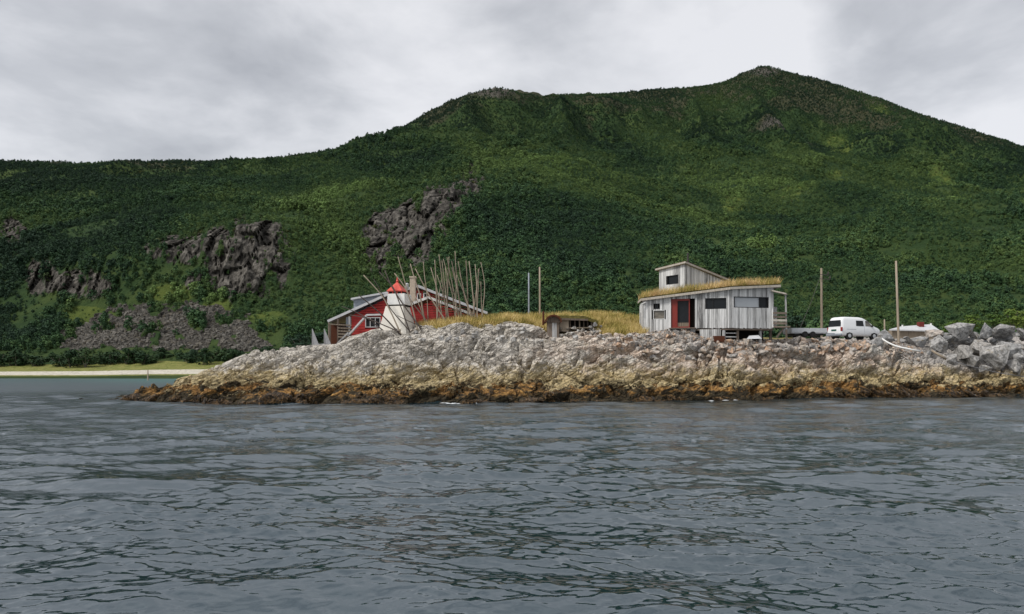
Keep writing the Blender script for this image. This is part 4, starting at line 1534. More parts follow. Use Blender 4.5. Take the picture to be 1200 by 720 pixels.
# right-hand wings
wB = Wall(((481 - 600) / FPX * 67.6, 67.6), ((549 - 600) / FPX * 67.6, 67.6))
uz = [wB.uz(481, 357.6), wB.uz(502, 349.8), wB.uz(549, 367.8)]
ztb = lambda u: np.interp(u, [q[0] for q in uz], [q[1] for q in uz])
mb = MB()
wB.hboards(mb, 0, wB.len, 6.0, ztb, (), .22, .03)
tag(mb.build('wing_cladding', MATS['red_paint'], red), kind='stuff')
rz = [P(480, 358, 67.3), P(502, 349.4, 67.3), P(551, 368.6, 67.3)]
for i in (0, 1):
    mb = MB()
    slab(mb, [rz[i], rz[i + 1], rz[i + 1] + Vector((0, 3.2, 0)), rz[i] + Vector((0, 3.2, 0))], .0, .12)
    mb.build('roof', MATS['roof_felt'], red)
    mb = MB()
    mb.beam(rz[i] + Vector((0, -.035, .06)), rz[i + 1] + Vector((0.002, -.035, .06)), .06, .22, tint=.2)
    mb.build('bargeboard', MATS['white_paint'], red)
wC = Wall(((474 - 600) / FPX * 71.5, 71.5), ((568 - 600) / FPX * 71.5, 71.5))
uzc = [wC.uz(474, 341), wC.uz(489, 336.6), wC.uz(568, 367)]
ztc = lambda u: np.interp(u, [q[0] for q in uzc], [q[1] for q in uzc])
mb = MB()
hh = [hole(wC, 488.5, 344, 493.5, 352), hole(wC, 496, 343.5, 501, 352)]
wC.hboards(mb, 0, wC.len, 5.8, ztc, hh, .22, .03)
wC.block(mb, .05, wC.len * .30, 5.5, ztc(0) - .35, -3.5, -.15, .5)
tag(mb.build('rear_cladding', MATS['red_paint'], red), kind='stuff')
for h in hh:
    wC.window(red, *h, 'white_paint', ['glass'], (), .10)
rz = [P(472, 341.6, 71.2), P(489, 336.0, 71.2), P(571, 368, 71.2)]
for i in (0, 1):
    mb = MB()
    slab(mb, [rz[i], rz[i + 1], rz[i + 1] + Vector((0, 4, 0)), rz[i] + Vector((0, 4, 0))], .0, .14)
    mb.build('roof', MATS['roof_felt'], red)
    mb = MB()
    mb.beam(rz[i] + Vector((0, -.035, .07)), rz[i + 1] + Vector((0.002, -.035, .07)), .06, .24, tint=.5)
    mb.build('bargeboard', MATS['trim_grey'], red)
mb = MB()
a, b = P(480.6, 326, 69.8), P(487, 358, 69.8)
mb.box((a.x, 69.6, b.z), (b.x, 70.2, a.z))
ch = mb.build('chimney', MATS['chimney_stone'], red, bevel=.03)
mb = MB()
mb.box((a.x - .06, 69.54, a.z + .001), (b.x + .06, 70.26, a.z + .14))
mb.build('chimney_cap', MATS['chimney_stone'], ch)
mb = MB()
q = P(477, 333, 70.5)
mb.tube([q - Vector((0, 0, .5)), q, q + Vector((0, 0, .08))], [.14, .18, .10], 8)
mb.build('vent_pipe', MATS['aluminium'], red)

# ================================================================ WHITE LIGHTHOUSE
lh = empty('lighthouse', P(464.5, 390, 65), 'small white tapered lighthouse with red pyramid roof beside the red house', 'lighthouse')


def frustum(mb, cx, cy, z0, w0, z1, w1, ang, t=None):
    c, s_ = math.cos(ang), math.sin(ang)
    vs = []
    for z, w in ((z0, w0 / 2), (z1, w1 / 2)):
        for a, b in ((-1, -1), (1, -1), (1, 1), (-1, 1)):
            vs.append((cx + (a * c - b * s_) * w, cy + (a * s_ + b * c) * w, z))
    mb.hexa(vs, t)


ct = P(465, 390, 65)
zz = lambda y: zof(65, y)
ang = R(-14)
mb = MB(); frustum(mb, ct.x, 65.6, zz(394), 2.72, zz(359), 1.62, ang); mb.build('tower', MATS['cream_plaster'], lh, bevel=.02)
mb = MB(); frustum(mb, ct.x + .15, 65.6, zz(359) + .002, 1.5, zz(357.5), 1.5, ang); mb.build('gallery_floor', MATS['dark_inside'], lh)
mb = MB(); frustum(mb, ct.x + .15, 65.6, zz(357.4), 1.66, zz(344.5), 1.58, ang); mb.build('lantern_room', MATS['white_paint'], lh, bevel=.015)
mb = MB(); frustum(mb, ct.x + .0, 65.6, zz(344.5) + .002, 1.22, zz(340.5), 1.22, ang); lg = mb.build('lantern_glass', MATS['glass'], lh)
for sx in (-1, -.33, .33, 1):
    mb = MB()
    c, s_ = math.cos(ang), math.sin(ang)
    a, b = sx * .60, -.64
    q = Vector((ct.x + a * c - b * s_, 65.6 + a * s_ + b * c, zz(344.4)))
    mb.beam(q, q + Vector((0, 0, .28)), .06, .06)
    mb.build('mullion', MATS['bright_red'], lg)
mb = MB(); frustum(mb, ct.x - .05, 65.6, zz(341), 1.45, zz(330), .10, ang, .2)
frustum(mb, ct.x - .05, 65.6, zz(341) - .06, 1.40, zz(341) - .002, 1.40, ang, .6)
rf = mb.build('roof', MATS['bright_red'], lh)
mb = MB(); mb.tube([Vector((ct.x - .05, 65.6, zz(330.5))), Vector((ct.x - .05, 65.6, zz(329))), Vector((ct.x - .05, 65.6, zz(327.5))), Vector((ct.x - .05, 65.6, zz(323.5)))], [.05, .13, .08, .02], 8)
mb.build('finial', MATS['bright_red'], rf)

# ================================================================ LEANING POLES
PZ = lambda x, y: (360 + x / 5.4545, 290 + y / 5.4545)
Q = lambda x, y: (420 + x / 9, 310 + y / 9)
poles = [
    ([Q(55, 115), Q(240, 320), Q(335, 490), Q(430, 695)], 63.4, .075), ([Q(0, 320), Q(130, 430), Q(260, 545), Q(400, 695)], 63.2, .075),
    ([Q(280, 65), Q(350, 230), Q(470, 420), Q(605, 605)], 63.8, .08), ([Q(220, 80), Q(345, 215), Q(400, 320), Q(525, 665)], 64.0, .06),
    ([Q(380, 95), Q(490, 240), Q(560, 420), Q(605, 610)], 63.9, .08), ([Q(160, 155), Q(235, 280), Q(340, 470), Q(515, 675)], 63.5, .055),
    ([Q(600, 45), Q(700, 240), Q(760, 350), Q(890, 550)], 66.0, .08), ([Q(548, -5), Q(592, 150), Q(650, 330), Q(690, 560)], 66.2, .085),
    ([Q(-180, 590), Q(-90, 535), Q(90, 570), Q(345, 675)][1:], 63.0, .06), ([Q(410, 540), Q(500, 585), Q(595, 625)], 63.1, .045),
    ([PZ(222, 378), PZ(300, 410), PZ(385, 455), PZ(470, 520)], 63.3, .06),
    ([PZ(580, 60), PZ(605, 150), PZ(660, 330), PZ(745, 445)], 66.3, .06), ([PZ(742, 92), PZ(750, 180), PZ(765, 300), PZ(772, 445)], 67.0, .055),
    ([PZ(790, 130), PZ(825, 250), PZ(845, 340), PZ(862, 440)], 66.4, .06), ([PZ(815, 80), PZ(823, 200), PZ(826, 330), PZ(830, 440)], 66.5, .07),
    ([PZ(842, 45), PZ(865, 220), PZ(880, 340), PZ(890, 440)], 66.6, .07), ([PZ(870, 75), PZ(895, 170), PZ(925, 290), PZ(960, 420)], 66.9, .055),
    ([PZ(907, 60), PZ(900, 200), PZ(897, 330), PZ(890, 440)], 66.4, .08), ([PZ(945, 25), PZ(952, 160), PZ(965, 280), PZ(985, 420)], 67.0, .065),
    ([PZ(925, 130), PZ(950, 230), PZ(972, 330), PZ(980, 425)], 66.6, .08), ([PZ(975, 160), PZ(1000, 270), PZ(1025, 370), PZ(1040, 420)], 66.5, .07),
    ([PZ(1015, 85), PZ(1022, 200), PZ(1026, 320), PZ(1028, 420)], 66.9, .075), ([PZ(1035, 90), PZ(1050, 220), PZ(1062, 330), PZ(1068, 415)], 66.7, .075),
    ([PZ(1098, 135), PZ(1090, 220), PZ(1075, 330), PZ(1062, 420)], 66.6, .085), ([PZ(1110, 220), PZ(1112, 300), PZ(1116, 400)], 66.9, .06),
    ([PZ(965, 90), PZ(990, 230), PZ(1010, 340), PZ(1050, 420)], 67.3, .06), ([PZ(690, 310), PZ(720, 380), PZ(745, 450)], 66.1, .06),
]
def ORD(n):
    units = ['', 'first', 'second', 'third', 'fourth', 'fifth', 'sixth', 'seventh', 'eighth', 'ninth', 'tenth', 'eleventh', 'twelfth', 'thirteenth', 'fourteenth',
             'fifteenth', 'sixteenth', 'seventeenth', 'eighteenth', 'nineteenth']
    if n < 20: return units[n]
    t, u = divmod(n, 10)
    return {2: 'twentieth', 3: 'thirtieth', 4: 'fortieth'}[t] if u == 0 else {2: 'twenty', 3: 'thirty', 4: 'forty'}[t] + '-' + units[u]


pq = random.Random(8)
for k in range(14):
    x0, y0 = pq.uniform(800, 1110), pq.uniform(60, 230)
    x1 = x0 + pq.uniform(-40, 110)
    poles.append(([PZ(x0, y0), PZ(x0 * .55 + x1 * .45 + pq.uniform(-6, 6), y0 * .55 + 420 * .45), PZ(min(x1, 1120), 425)], pq.uniform(66.3, 67.2), pq.uniform(.035, .06)))
poles.sort(key=lambda q: q[0][0][0])
for k, (pts, D, r) in enumerate(poles):
    W3 = [P(x, y, D + .9 * (1 - i / (len(pts) - 1))) for i, (x, y) in enumerate(pts)]
    end = W3[-1]
    W3.append(end + (end - W3[-2]).normalized() * .8)
    mb = MB()
    n = len(W3)
    # smooth the centre line a little
    fine = []
    for i in range(n - 1):
        p0, p1, p2, p3 = W3[max(i - 1, 0)], W3[i], W3[i + 1], W3[min(i + 2, n - 1)]
        for t in (0, .34, .67):
            fine.append(.5 * ((2 * p1) + (p2 - p0) * t + (2 * p0 - 5 * p1 + 4 * p2 - p3) * t * t + (3 * p1 - p0 - 3 * p2 + p3) * t ** 3))
    fine.append(W3[-1])
    mb.tube(fine, [r * (.55 + .45 * i / (len(fine) - 1)) for i in range(len(fine))], 7, tint=random.random())
    xm = (pts[0][0] + pts[-1][0]) / 2
    dark = pts[-1][0] < 490 and k % 4 != 3
    o = mb.build('leaning_pole', MATS['dark_driftwood' if dark else 'driftwood'], smooth=True)
    where = 'in front of the lighthouse' if pts[-1][0] < 490 else 'by the red house'
    tag(o, f"{'dark' if dark else 'pale'} driftwood pole {where}, {ORD(k + 1)} from the left by its top", 'pole', 'driftwood poles leaning round the lighthouse')

# ================================================================ RAMP LEFT OF THE RED HOUSE
rmp = empty('wooden_ramp', P(378, 408, 63.5), 'grey wooden ramp with two slanting board sides left of the red house', 'ramp')
for x0, x1 in ((365.5, 372), (379.5, 386.5)):
    mb = MB()
    a, b, c, d = P(x0, 385.5, 66), P(x0 + 2.2, 385.5, 66), P(x1 + 2.5, 408, 63.6), P(x1 - 2.5, 409, 63.6)
    e, f = P(x0 - .2, 405, 66), P(x0 + 2, 405, 66)
    s_ = Vector((.06, 0, 0))
    mb.add([a, c, d + Vector((0, 0, -.3)), e, a + s_, c + s_, d + s_ + Vector((0, 0, -.3)), e + s_], [(0, 1, 2, 3), (7, 6, 5, 4), (0, 4, 5, 1), (1, 5, 6, 2), (2, 6, 7, 3), (3, 7, 4, 0)])
    mb.build('side_panel', MATS['old_grey'], rmp)
for k in range(9):
    f = k / 9
    p = P(367.5 + 6 * f, 403 + 5 * f, 65.8 - 2.2 * f)
    mb = MB()
    mb.box((p.x, p.y - .12, p.z - .05), (p.x + .98, p.y + .11, p.z))
    mb.build('deck_board', MATS['silver_wood'], rmp)

# ================================================================ DUGOUT SHED IN THE MOUND
dg = empty('dugout_shed', P(650, 395, 63.8), 'low dugout shed with grey plank door and turf roof set into the mound', 'shed')
wd1 = Wall((P(641.5, 390, 63.4).x, 63.4), (P(655.2, 390, 63.4).x, 63.4))
zg, zd = wd1.uz(645, 396)[1], wd1.uz(645, 377)[1]
for i, f in enumerate((0, .2, .4, .6, .8)):
    mb = MB()
    wd1.block(mb, f * wd1.len, (f + .19) * wd1.len, zg, zd, 0, .05)
    mb.build('door_plank', MATS['silver_wood' if i in (2, 3) else 'brown_wood'], dg)
mb = MB()
mb.box((wd1.a.x + .02, 63.45, zg), (wd1.b.x - .02, 64.9, zd - .02))
mb.build('entrance_box', MATS['brown_wood'], dg)
mb = MB()
xc, rw = (wd1.a.x + wd1.b.x) / 2, wd1.len / 2 + .22
vs = []
for y in (63.0, 65.2):
    for t in np.linspace(math.pi, 0, 9):
        vs.append((xc + math.cos(t) * rw, y, zd - .05 + math.sin(t) * .62))
    for t in np.linspace(math.pi, 0, 9):
        vs.append((xc + math.cos(t) * (rw - .1), y, zd - .12 + math.sin(t) * .55))
fs_ = []
for k in range(8):
    fs_ += [(k, k + 1, 19 + k - 0, 18 + k), (9 + k, 27 + k, 28 + k, 10 + k), (k, 9 + k, 10 + k, k + 1), (18 + k, 19 + k, 28 + k, 27 + k)]
fs_ += [(0, 18, 27, 9), (8, 17, 35, 26)]
mb.add(vs, fs_, .4)
mb.build('barrel_roof', MATS['rust'], dg)
mb = MB()
mb.add([(xc - rw * .92, 63.25, zd - .1), (xc + rw * .92, 63.25, zd - .1), (xc + rw * .5, 63.25, zd + .38), (xc - rw * .5, 63.25, zd + .38)], [(0, 1, 2, 3)], .3)
mb.v += [(x, y + .1, z) for x, y, z in mb.v[:4]]; mb.t += [.3] * 4; mb.f += [(7, 6, 5, 4), (0, 4, 5, 1), (1, 5, 6, 2), (2, 6, 7, 3), (3, 7, 4, 0)]
mb.build('gable_board', MATS['brown_wood'], dg)
mb = MB()
a, b = P(655.3, 373.5, 63.9), P(666.5, 389, 63.9)
mb.box((a.x, 63.9, b.z), (b.x, 65.2, a.z))
mb.build('side_bin', MATS['driftwood'], dg, bevel=.015)
mb = MB()
ea, eb, ec = P(653, 372.5, 63.7), P(685, 373, 63.7), P(701, 378.5, 64)
for p0, p1 in ((ea, eb), (eb, ec)):
    slab(mb, [p0, p1, p1 + Vector((0, 3, .3)), p0 + Vector((0, 3, .3))], -.12, .18)
mb.build('turf_roof', MATS['turf'], dg)
pts = []
for p0, p1, n in ((ea, eb, 1100), (eb, ec, 600)):
    a, b = gq.random(n), gq.random(n)
    pts.append(np.outer(1 - a, p0) + np.outer(a, p1) + np.outer(b, (0, 3, .3)) + np.array([0, 0, .15]))
blades('roof_grass', np.concatenate(pts), .06, .3, .04, 'dry_grass', 18, .4, parent=dg)
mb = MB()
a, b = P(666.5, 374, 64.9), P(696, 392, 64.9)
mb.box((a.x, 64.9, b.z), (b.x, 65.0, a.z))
mb.build('interior_shade', MATS['dark_inside'], dg)  # near-black sheet behind the posts, painted for the shade inside
for px in (668, 673.5, 679, 684, 688.5, 693):
    mb = MB()
    mb.beam(P(px, 374.5, 64.2), P(px + .3, 388, 64.2), .11, .11)
    mb.build('post', MATS['brown_wood' if px != 679 else 'driftwood'], dg)
mb = MB()
mb.beam(P(654, 374, 63.66), P(689, 375, 63.66), .1, .16)
mb.build('eave_log', MATS['brown_wood'], dg)
for k in range(34):
    px = sr.uniform(656, 706)
    y = sr.uniform(383.5, 394) if px < 690 else sr.uniform(379, 392)
    place_stone(sr.choice(pale_meshes), P(px, y, 63.7 + sr.uniform(-.2, .5)) - Vector((0, 0, .15)), sr.uniform(.32, .62), sr, dg).matrix_parent_inverse = dg.matrix_basis.inverted()
mb = MB()
mb.beam(P(667, 384.5, 63.9), P(690, 384.2, 63.9), .1, .08)
mb.build('sill', MATS['driftwood'], dg)
mb = MB()
mb.tube([P(636.6, 381, 63.6), P(636.8, 365, 63.6)], .09, 8)
mb.build('stovepipe', MATS['rust'], dg)

# ================================================================ UTILITY POLES
def pole(a, b, r0, r1, m, label, name='utility_pole', group=None):
    e = empty(name, b, label, 'pole', group)
    mb = MB()
    mb.tube([b - Vector((0, 0, .6)), b, b.lerp(a, .5), a], [r0, r0, (r0 + r1) / 2, r1], 10)
    mb.build('shaft', MATS[m], e, smooth=True)
    return e


p1 = pole(P(962.5, 314.5, 72), P(963, 396, 72), .12, .09, 'driftwood', 'pale wooden utility pole with insulators just left of the white van')
for dy, x1 in ((322, 971), (327, 973)):
    mb = MB()
    mb.beam(P(961, dy, 71.8), P(x1, dy + .6, 71.8), .05, .06)
    arm = mb.build('bracket', MATS['insulator'], p1)
    mb = MB()
    q = P(x1 - .5, dy, 71.8)
    mb.tube([q, q + Vector((0, 0, .12)), q + Vector((0, 0, .16)), q + Vector((0, 0, .3))], [.07, .10, .06, .05], 8)
    mb.build('insulator', MATS['insulator'], arm)
mb = MB()
mb.tube([P(961.5, 324, 71.9), P(949, 358, 70.5), P(937, 386, 69)], .022, 5)
mb.build('guy_wire', MATS['insulator'], p1)
pole(P(1050, 306, 67), P(1053.3, 406, 66.5), .11, .085, 'driftwood', 'tall bare pale pole standing between the van and the boulders')
pole(P(619.6, 320, 75), P(619.8, 366, 75), .09, .07, 'slate_grey', 'shorter grey pole behind the grassy mound, left of the pair', group='pair of grey poles behind the mound')
pole(P(632.4, 313, 75), P(632.7, 366, 75), .10, .08, 'driftwood', 'taller grey pole behind the grassy mound, right of the pair', group='pair of grey poles behind the mound')
pole(P(1036.4, 374.5, 69), P(1036.8, 396, 69), .09, .05, 'driftwood', 'short pointed wooden post in front of the van bonnet', 'wooden_post')
pole(P(173.2, 433.5, 140), P(173.4, 447, 140), .14, .10, 'driftwood', 'thin stake standing in the shallow water off the beach', 'mooring_stake')

# ================================================================ WHITE VAN
van_a = R(22)
VF = Vector((math.cos(van_a), math.sin(van_a), 0)); VS = Vector((math.sin(van_a), -math.cos(van_a), 0))
Qc = P(986, 397.5, 65)
gz = Qc.z
VO = Vector((Qc.x, Qc.y, gz)) - VS * .86            # rear centre on the ground
van = empty('white_van', VO, 'white delivery van with dark rear window parked on the stones', 'van')
VM = Matrix(((VF.x, VS.x, 0, VO.x), (VF.y, VS.y, 0, VO.y), (0, 0, 1, VO.z), (0, 0, 0, 1)))   # local x forward, y camera side, z up
LV = [  # z, rear x, front x, half width, corner radius
    (.30, .06, 4.58, .80, .16), (.42, .00, 4.68, .84, .18), (.62, .00, 4.70, .86, .20), (.88, .03, 4.62, .865, .24), (1.02, .05, 4.42, .86, .30),
    (1.14, .07, 4.05, .85, .28), (1.28, .09, 3.80, .83, .26), (1.55, .14, 3.40, .79, .25), (1.78, .20, 3.00, .745, .26), (1.90, .28, 2.72, .70, .28), (1.96, .42, 2.40, .60, .26), (1.985, .8, 2.0, .40, .2)]


def ring(z, xr, xf, w, r, seg=5):
    pts = []
    for cx, cy, a0 in ((xf - r, w - r, 0), (xr + r, w - r, 90), (xr + r, -w + r, 180), (xf - r, -w + r, 270)):
        for k in range(seg + 1):
            a = R(a0 + 90 * k / seg)
            pts.append(VM @ Vector((cx + math.cos(a) * r, cy + math.sin(a) * r, z)))
    return pts


def vint(z):
    zs = [q[0] for q in LV]
    return [float(np.interp(z, zs, [q[i] for q in LV])) for i in range(1, 5)]


mb = MB()
vs, fs_ = [], []
zl = sorted(set([q[0] for q in LV] + [.52, .75, 1.2, 1.4, 1.66]))
for z in zl:
    vs += ring(z, *vint(z))
m_ = 24
for i in range(len(zl) - 1):
    for k in range(m_):
        fs_.append((i * m_ + k, i * m_ + (k + 1) % m_, (i + 1) * m_ + (k + 1) % m_, (i + 1) * m_ + k))
fs_ += [tuple(reversed(range(m_))), tuple(range((len(zl) - 1) * m_, len(zl) * m_))]
mb.add(vs, fs_, .1)
body = mb.build('body', MATS['car_white'], van, smooth=True)


def side_patch(poly, name, m, parent, out=.012, sgn=1):
    """panel following the van side; poly in (x,z) as bottom edge and top edge: (x0b,x1b,zb),(x0t,x1t,zt)"""
    (a0, a1, zb), (b0, b1, zt_) = poly
    vs, fs_ = [], []
    nz, nx = 5, 4
    for o_ in (out, -.02):
        for i in range(nz + 1):
            f = i / nz
            z = zb + (zt_ - zb) * f
            w = vint(z)[2]
            for j in range(nx + 1):
                x = (a0 + (b0 - a0) * f) * (1 - j / nx) + (a1 + (b1 - a1) * f) * j / nx
                vs.append(VM @ Vector((x, sgn * (w + o_), z)))
    q = (nz + 1) * (nx + 1)
    for i in range(nz):
        for j in range(nx):
            a = i * (nx + 1) + j
            fs_ += [(a, a + 1, a + nx + 2, a + nx + 1), (q + a + nx + 1, q + a + nx + 2, q + a + 1, q + a)]
    mb = MB(); mb.add(vs, fs_, .1)
    return mb.build(name, MATS[m], parent)


for sg in (1, -1):
    side_patch(((1.72, 2.62, 1.17), (1.76, 2.58, 1.66)), 'side_window', 'glass', van, sgn=sg)
    side_patch(((2.80, 3.64, 1.17), (2.84, 3.12, 1.66)), 'door_window', 'warm_glass', van, sgn=sg)
    side_patch(((.62, 1.7, .86), (.62, 1.7, .885)), 'slide_rail', 'slate_grey', van, .01, sgn=sg)
    side_patch(((2.68, 2.70, .5), (2.68, 2.70, 1.7)), 'door_seam', 'slate_grey', van, .004, sgn=sg)
    mb = MB(); mb.box((.03, sg * .70, .70), (.16, sg * .875, 1.05), M=VM); mb.build('tail_lamp', MATS['lamp_red'], van, bevel=.02)
    mb = MB(); mb.box((3.45, sg * .86, 1.10), (3.60, sg * 1.02, 1.28), M=VM); mb.build('mirror', MATS['black'], van, bevel=.03)
# rear window and details
mb = MB()
for z0_, z1_ in ((1.12, 1.68),):
    vs = []
    for z, w in ((z0_, .70), (1.4, .68), (z1_, .60)):
        xr = vint(z)[0]
        for y in (-w, w):
            vs.append(VM @ Vector((xr - .012 + (.012 if False else 0), y, z)))
    vs += [v + VF * .03 for v in vs]
    mb.add(vs, [(0, 1, 3, 2), (2, 3, 5, 4), (7, 6, 8, 9), (9, 8, 10, 11), (0, 2, 8, 6), (2, 4, 10, 8), (1, 7, 9, 3), (3, 9, 11, 5), (4, 5, 11, 10), (0, 6, 7, 1)])
mb.build('rear_window', MATS['glass'], van)
mb = MB(); mb.box((-.012, -.28, .74), (.04, .28, .88), M=VM); mb.build('number_plate', MATS['plate_green'], van)
mb = MB(); mb.box((-.07, -.86, .30), (.12, .865, .50), M=VM)
mb.build('rear_bumper', MATS['slate_grey'], van, bevel=.04)
mb = MB(); mb.box((4.5, -.83, .30), (4.76, .83, .52), M=VM); mb.build('front_bumper', MATS['car_white'], van, bevel=.05)
# windscreen
mb = MB()
vs = []
for z in (1.18, 1.45, 1.72):
    _, xf, w, r = vint(z)
    for y in (-w + .16, w - .16):
        vs.append(VM @ Vector((xf + .012, y, z)))
vs += [v - VF * .03 for v in vs]
mb.add(vs, [(0, 1, 3, 2), (2, 3, 5, 4), (7, 6, 8, 9), (9, 8, 10, 11), (0, 2, 8, 6), (2, 4, 10, 8), (1, 7, 9, 3), (3, 9, 11, 5), (4, 5, 11, 10), (0, 6, 7, 1)])
mb.build('windscreen', MATS['glass'], van)
for sg in (1, -1):
    mb = MB(); mb.box((4.48, sg * .52 - .14, .72), (4.66, sg * .52 + .14, .90), M=VM); mb.build('headlight', MATS['aluminium'], van, bevel=.03)


def wheel(parent, M, x, y, z, r, w, sg):
    ar = MB()
    ar.tube([M @ Vector((x, y - sg * .25, z + .03)), M @ Vector((x, y + sg * .008, z + .03))], r * 1.2, 20)
    arch = ar.build('wheel_arch', MATS['black'], parent)
    t = MB()
    t.tube([M @ Vector((x, y - sg * w, z)), M @ Vector((x, y - sg * w * .9, z)), M @ Vector((x, y + sg * .0, z)), M @ Vector((x, y + sg * .03, z))], [r * .9, r, r, r * .88], 20)
    wo_ = t.build('wheel', MATS['rubber'], parent, smooth=False)
    t = MB()
    t.tube([M @ Vector((x, y + sg * .01, z)), M @ Vector((x, y + sg * .045, z)), M @ Vector((x, y + sg * .05, z))], [r * .58, r * .55, r * .18], 14)
    t.build('rim', MATS['aluminium'], wo_)


for x in (.95, 3.85):
    for sg in (1, -1):
        wheel(van, VM, x, sg * .845, .31, .31, .2, sg)

# ================================================================ FLATBED TRAILER
TO = P(928.5, 395.5, 64)
ta_ = R(6)
TM = Matrix.Translation(TO) @ Matrix.Rotation(ta_, 4, 'Z')
tr = empty('flatbed_trailer', TO, 'aluminium flatbed trailer with low sides left of the white van', 'trailer')
for nm, lo, hi in (('side_board', (0, 0, .42), (1.52, .04, .80)), ('side_board', (1.56, 0, .42), (3.15, .04, .80)), ('side_board', (0, 1.7, .42), (3.15, 1.74, .80)),
                   ('tail_board', (-.04, .04, .42), (0, 1.70, .80)), ('head_board', (3.15, .04, .42), (3.19, 1.70, .80)), ('bed', (0.01, .05, .34), (3.14, 1.69, .415)), ('drawbar', (3.19, .80, .34), (4.3, .92, .42))):
    mb = MB(); mb.box(lo, hi, M=TM)
    mb.build(nm, MATS['aluminium' if nm != 'drawbar' else 'slate_grey'], tr, bevel=.01)
mb = MB()
mb.box((.3, .2, .18), (2.9, 1.55, .335), M=TM)
mb.build('chassis', MATS['black'], tr)
for x in (1.15, 1.85):
    for y, sg in ((.12, -1), (1.62, 1)):
        t = MB()
        t.tube([TM @ Vector((x, y, .26)), TM @ Vector((x, y + sg * .16, .26))], .26, 16)
        w_o = t.build('wheel', MATS['rubber'], tr)
        t = MB()
        t.tube([TM @ Vector((x, y + sg * .15, .26)), TM @ Vector((x, y + sg * .175, .26))], .14, 12)
        t.build('rim', MATS['black'], w_o)  # rim blackened: the shade beneath the trailer is put into its colour

# ================================================================ WHITE-ROOFED SHED BEHIND THE BOULDERS
sh = empty('white_roofed_shed', P(1070, 395, 75), 'low shed with a white sheet roof behind the boulders', 'shed')
a, b, c, d = P(1042, 387.5, 74), P(1102, 389, 74), P(1091, 381.5, 76), P(1056, 384, 76)
mb = MB(); slab(mb, [a, b, c, d], 0, .12, .1); mb.build('roof', MATS['trim_grey'], sh)
e_, f_ = d + Vector((0, 2.4, -.5)), c + Vector((0, 2.4, -.5))
mb = MB(); slab(mb, [d, c, f_, e_], .0, .11, .3); mb.build('roof', MATS['white_paint'], sh)
mb = MB(); mb.box((a.x + .5, 74.3, a.z - 1.6), (b.x - .5, 77.8, a.z + .04)); mb.build('wall', MATS['driftwood'], sh)
mb = MB()
q = P(1079, 384, 75.2); mb.box((q.x - .26, 75, q.z - .3), (q.x + .26, 75.5, q.z + .55)); mb.build('chimney', MATS['brick_red'], sh, bevel=.03)
for px, y in ((1057.5, 381.5), (1091, 379.5)):
    mb = MB(); q = P(px, y, 75.8); mb.tube([q - Vector((0, 0, .4)), q, q + Vector((0, 0, .05))], [.08, .08, .12], 8); mb.build('vent', MATS['white_paint'], sh)

# ================================================================ TIMBERS AMONG THE BOULDERS
mb = MB()
mb.tube([P(1033, 396.8, 63.6), P(1040, 401.5, 63.2), P(1048, 405.2, 62.8), P(1056, 407.5, 62.5), P(1066, 409.5, 62.3), P(1079, 412, 62.2)], [.07, .08, .08, .08, .08, .07], 8)
tag(mb.build('white_spar', MATS['white_paint'], smooth=True), 'bent white spar lying down the stones below the tall bare pole', 'spar')
mb = MB()
mb.tube([P(1112, 422, 63.6), P(1130, 427.5, 63.3), P(1150, 432.5, 63.1), P(1172, 437.5, 63.0), P(1200, 441.5, 63.2)], .035, 7)
tag(mb.build('grey_pipe', MATS['old_grey'], smooth=True), 'thin grey pipe running along the foot of the boulder pile', 'pipe')
mb = MB()
mb.tube([P(1092, 411, 63.8), P(1100, 416, 63.4), P(1109, 421, 63.2)], .10, 7)
tag(mb.build('brown_log', MATS['driftwood'], smooth=True), 'short brown log wedged at the left foot of the boulder pile', 'log')


# ================================================================ BOULDERS
def boulder(px, py, w, h, seed, label, group, m='boulder_grey', D=None, name='boulder'):
    if D is None:
        D = float(np.interp(py + h / 2, [378, 398, 415, 440], [70.5, 68, 65.5, 63.6]))
    c = P(px, py, D)
    bm = hull_arrays(seed, 10, .75)
    bmesh.ops.bevel(bm, geom=bm.edges[:], offset=.014, segments=1, affect='EDGES', clamp_overlap=True)
    bmesh.ops.triangulate(bm, faces=bm.faces[:])
    bmesh.ops.subdivide_edges(bm, edges=[e for e in bm.edges if e.calc_length() > .16], cuts=2, use_grid_fill=True)
    bmesh.ops.triangulate(bm, faces=bm.faces[:])
    r = random.Random(seed)
    o3 = Vector((r.uniform(0, 50), r.uniform(0, 50), 0))
    for v in bm.verts:
        v.co += v.co.normalized() * (mnoise.noise(v.co * 3.2 + o3) * .035 + mnoise.noise(v.co * 9 + o3) * .014)
    xs_ = [v.co.x for v in bm.verts]; zs_ = [v.co.z for v in bm.verts]
    rot = Matrix.Rotation(r.uniform(-.35, .35), 4, 'Y') @ Matrix.Rotation(r.uniform(0, 6.28), 4, 'Z')
    bm.transform(rot)
    ex = [max(v.co[i] for v in bm.verts) - min(v.co[i] for v in bm.verts) for i in range(3)]
    sx, sz = w / FPX * D / ex[0], h / FPX * D / ex[2]
    bm.transform(Matrix.Diagonal((sx, (sx + sz) / 2, sz, 1)))
    bmesh.ops.recalc_face_normals(bm, faces=bm.faces[:])
    me = bpy.data.meshes.new(name)
    bm.to_mesh(me)
    bm.free()
    me.materials.append(MATS[m])
    o = link(name, me)
    o.location = c
    return tag(o, label, 'boulder', group)


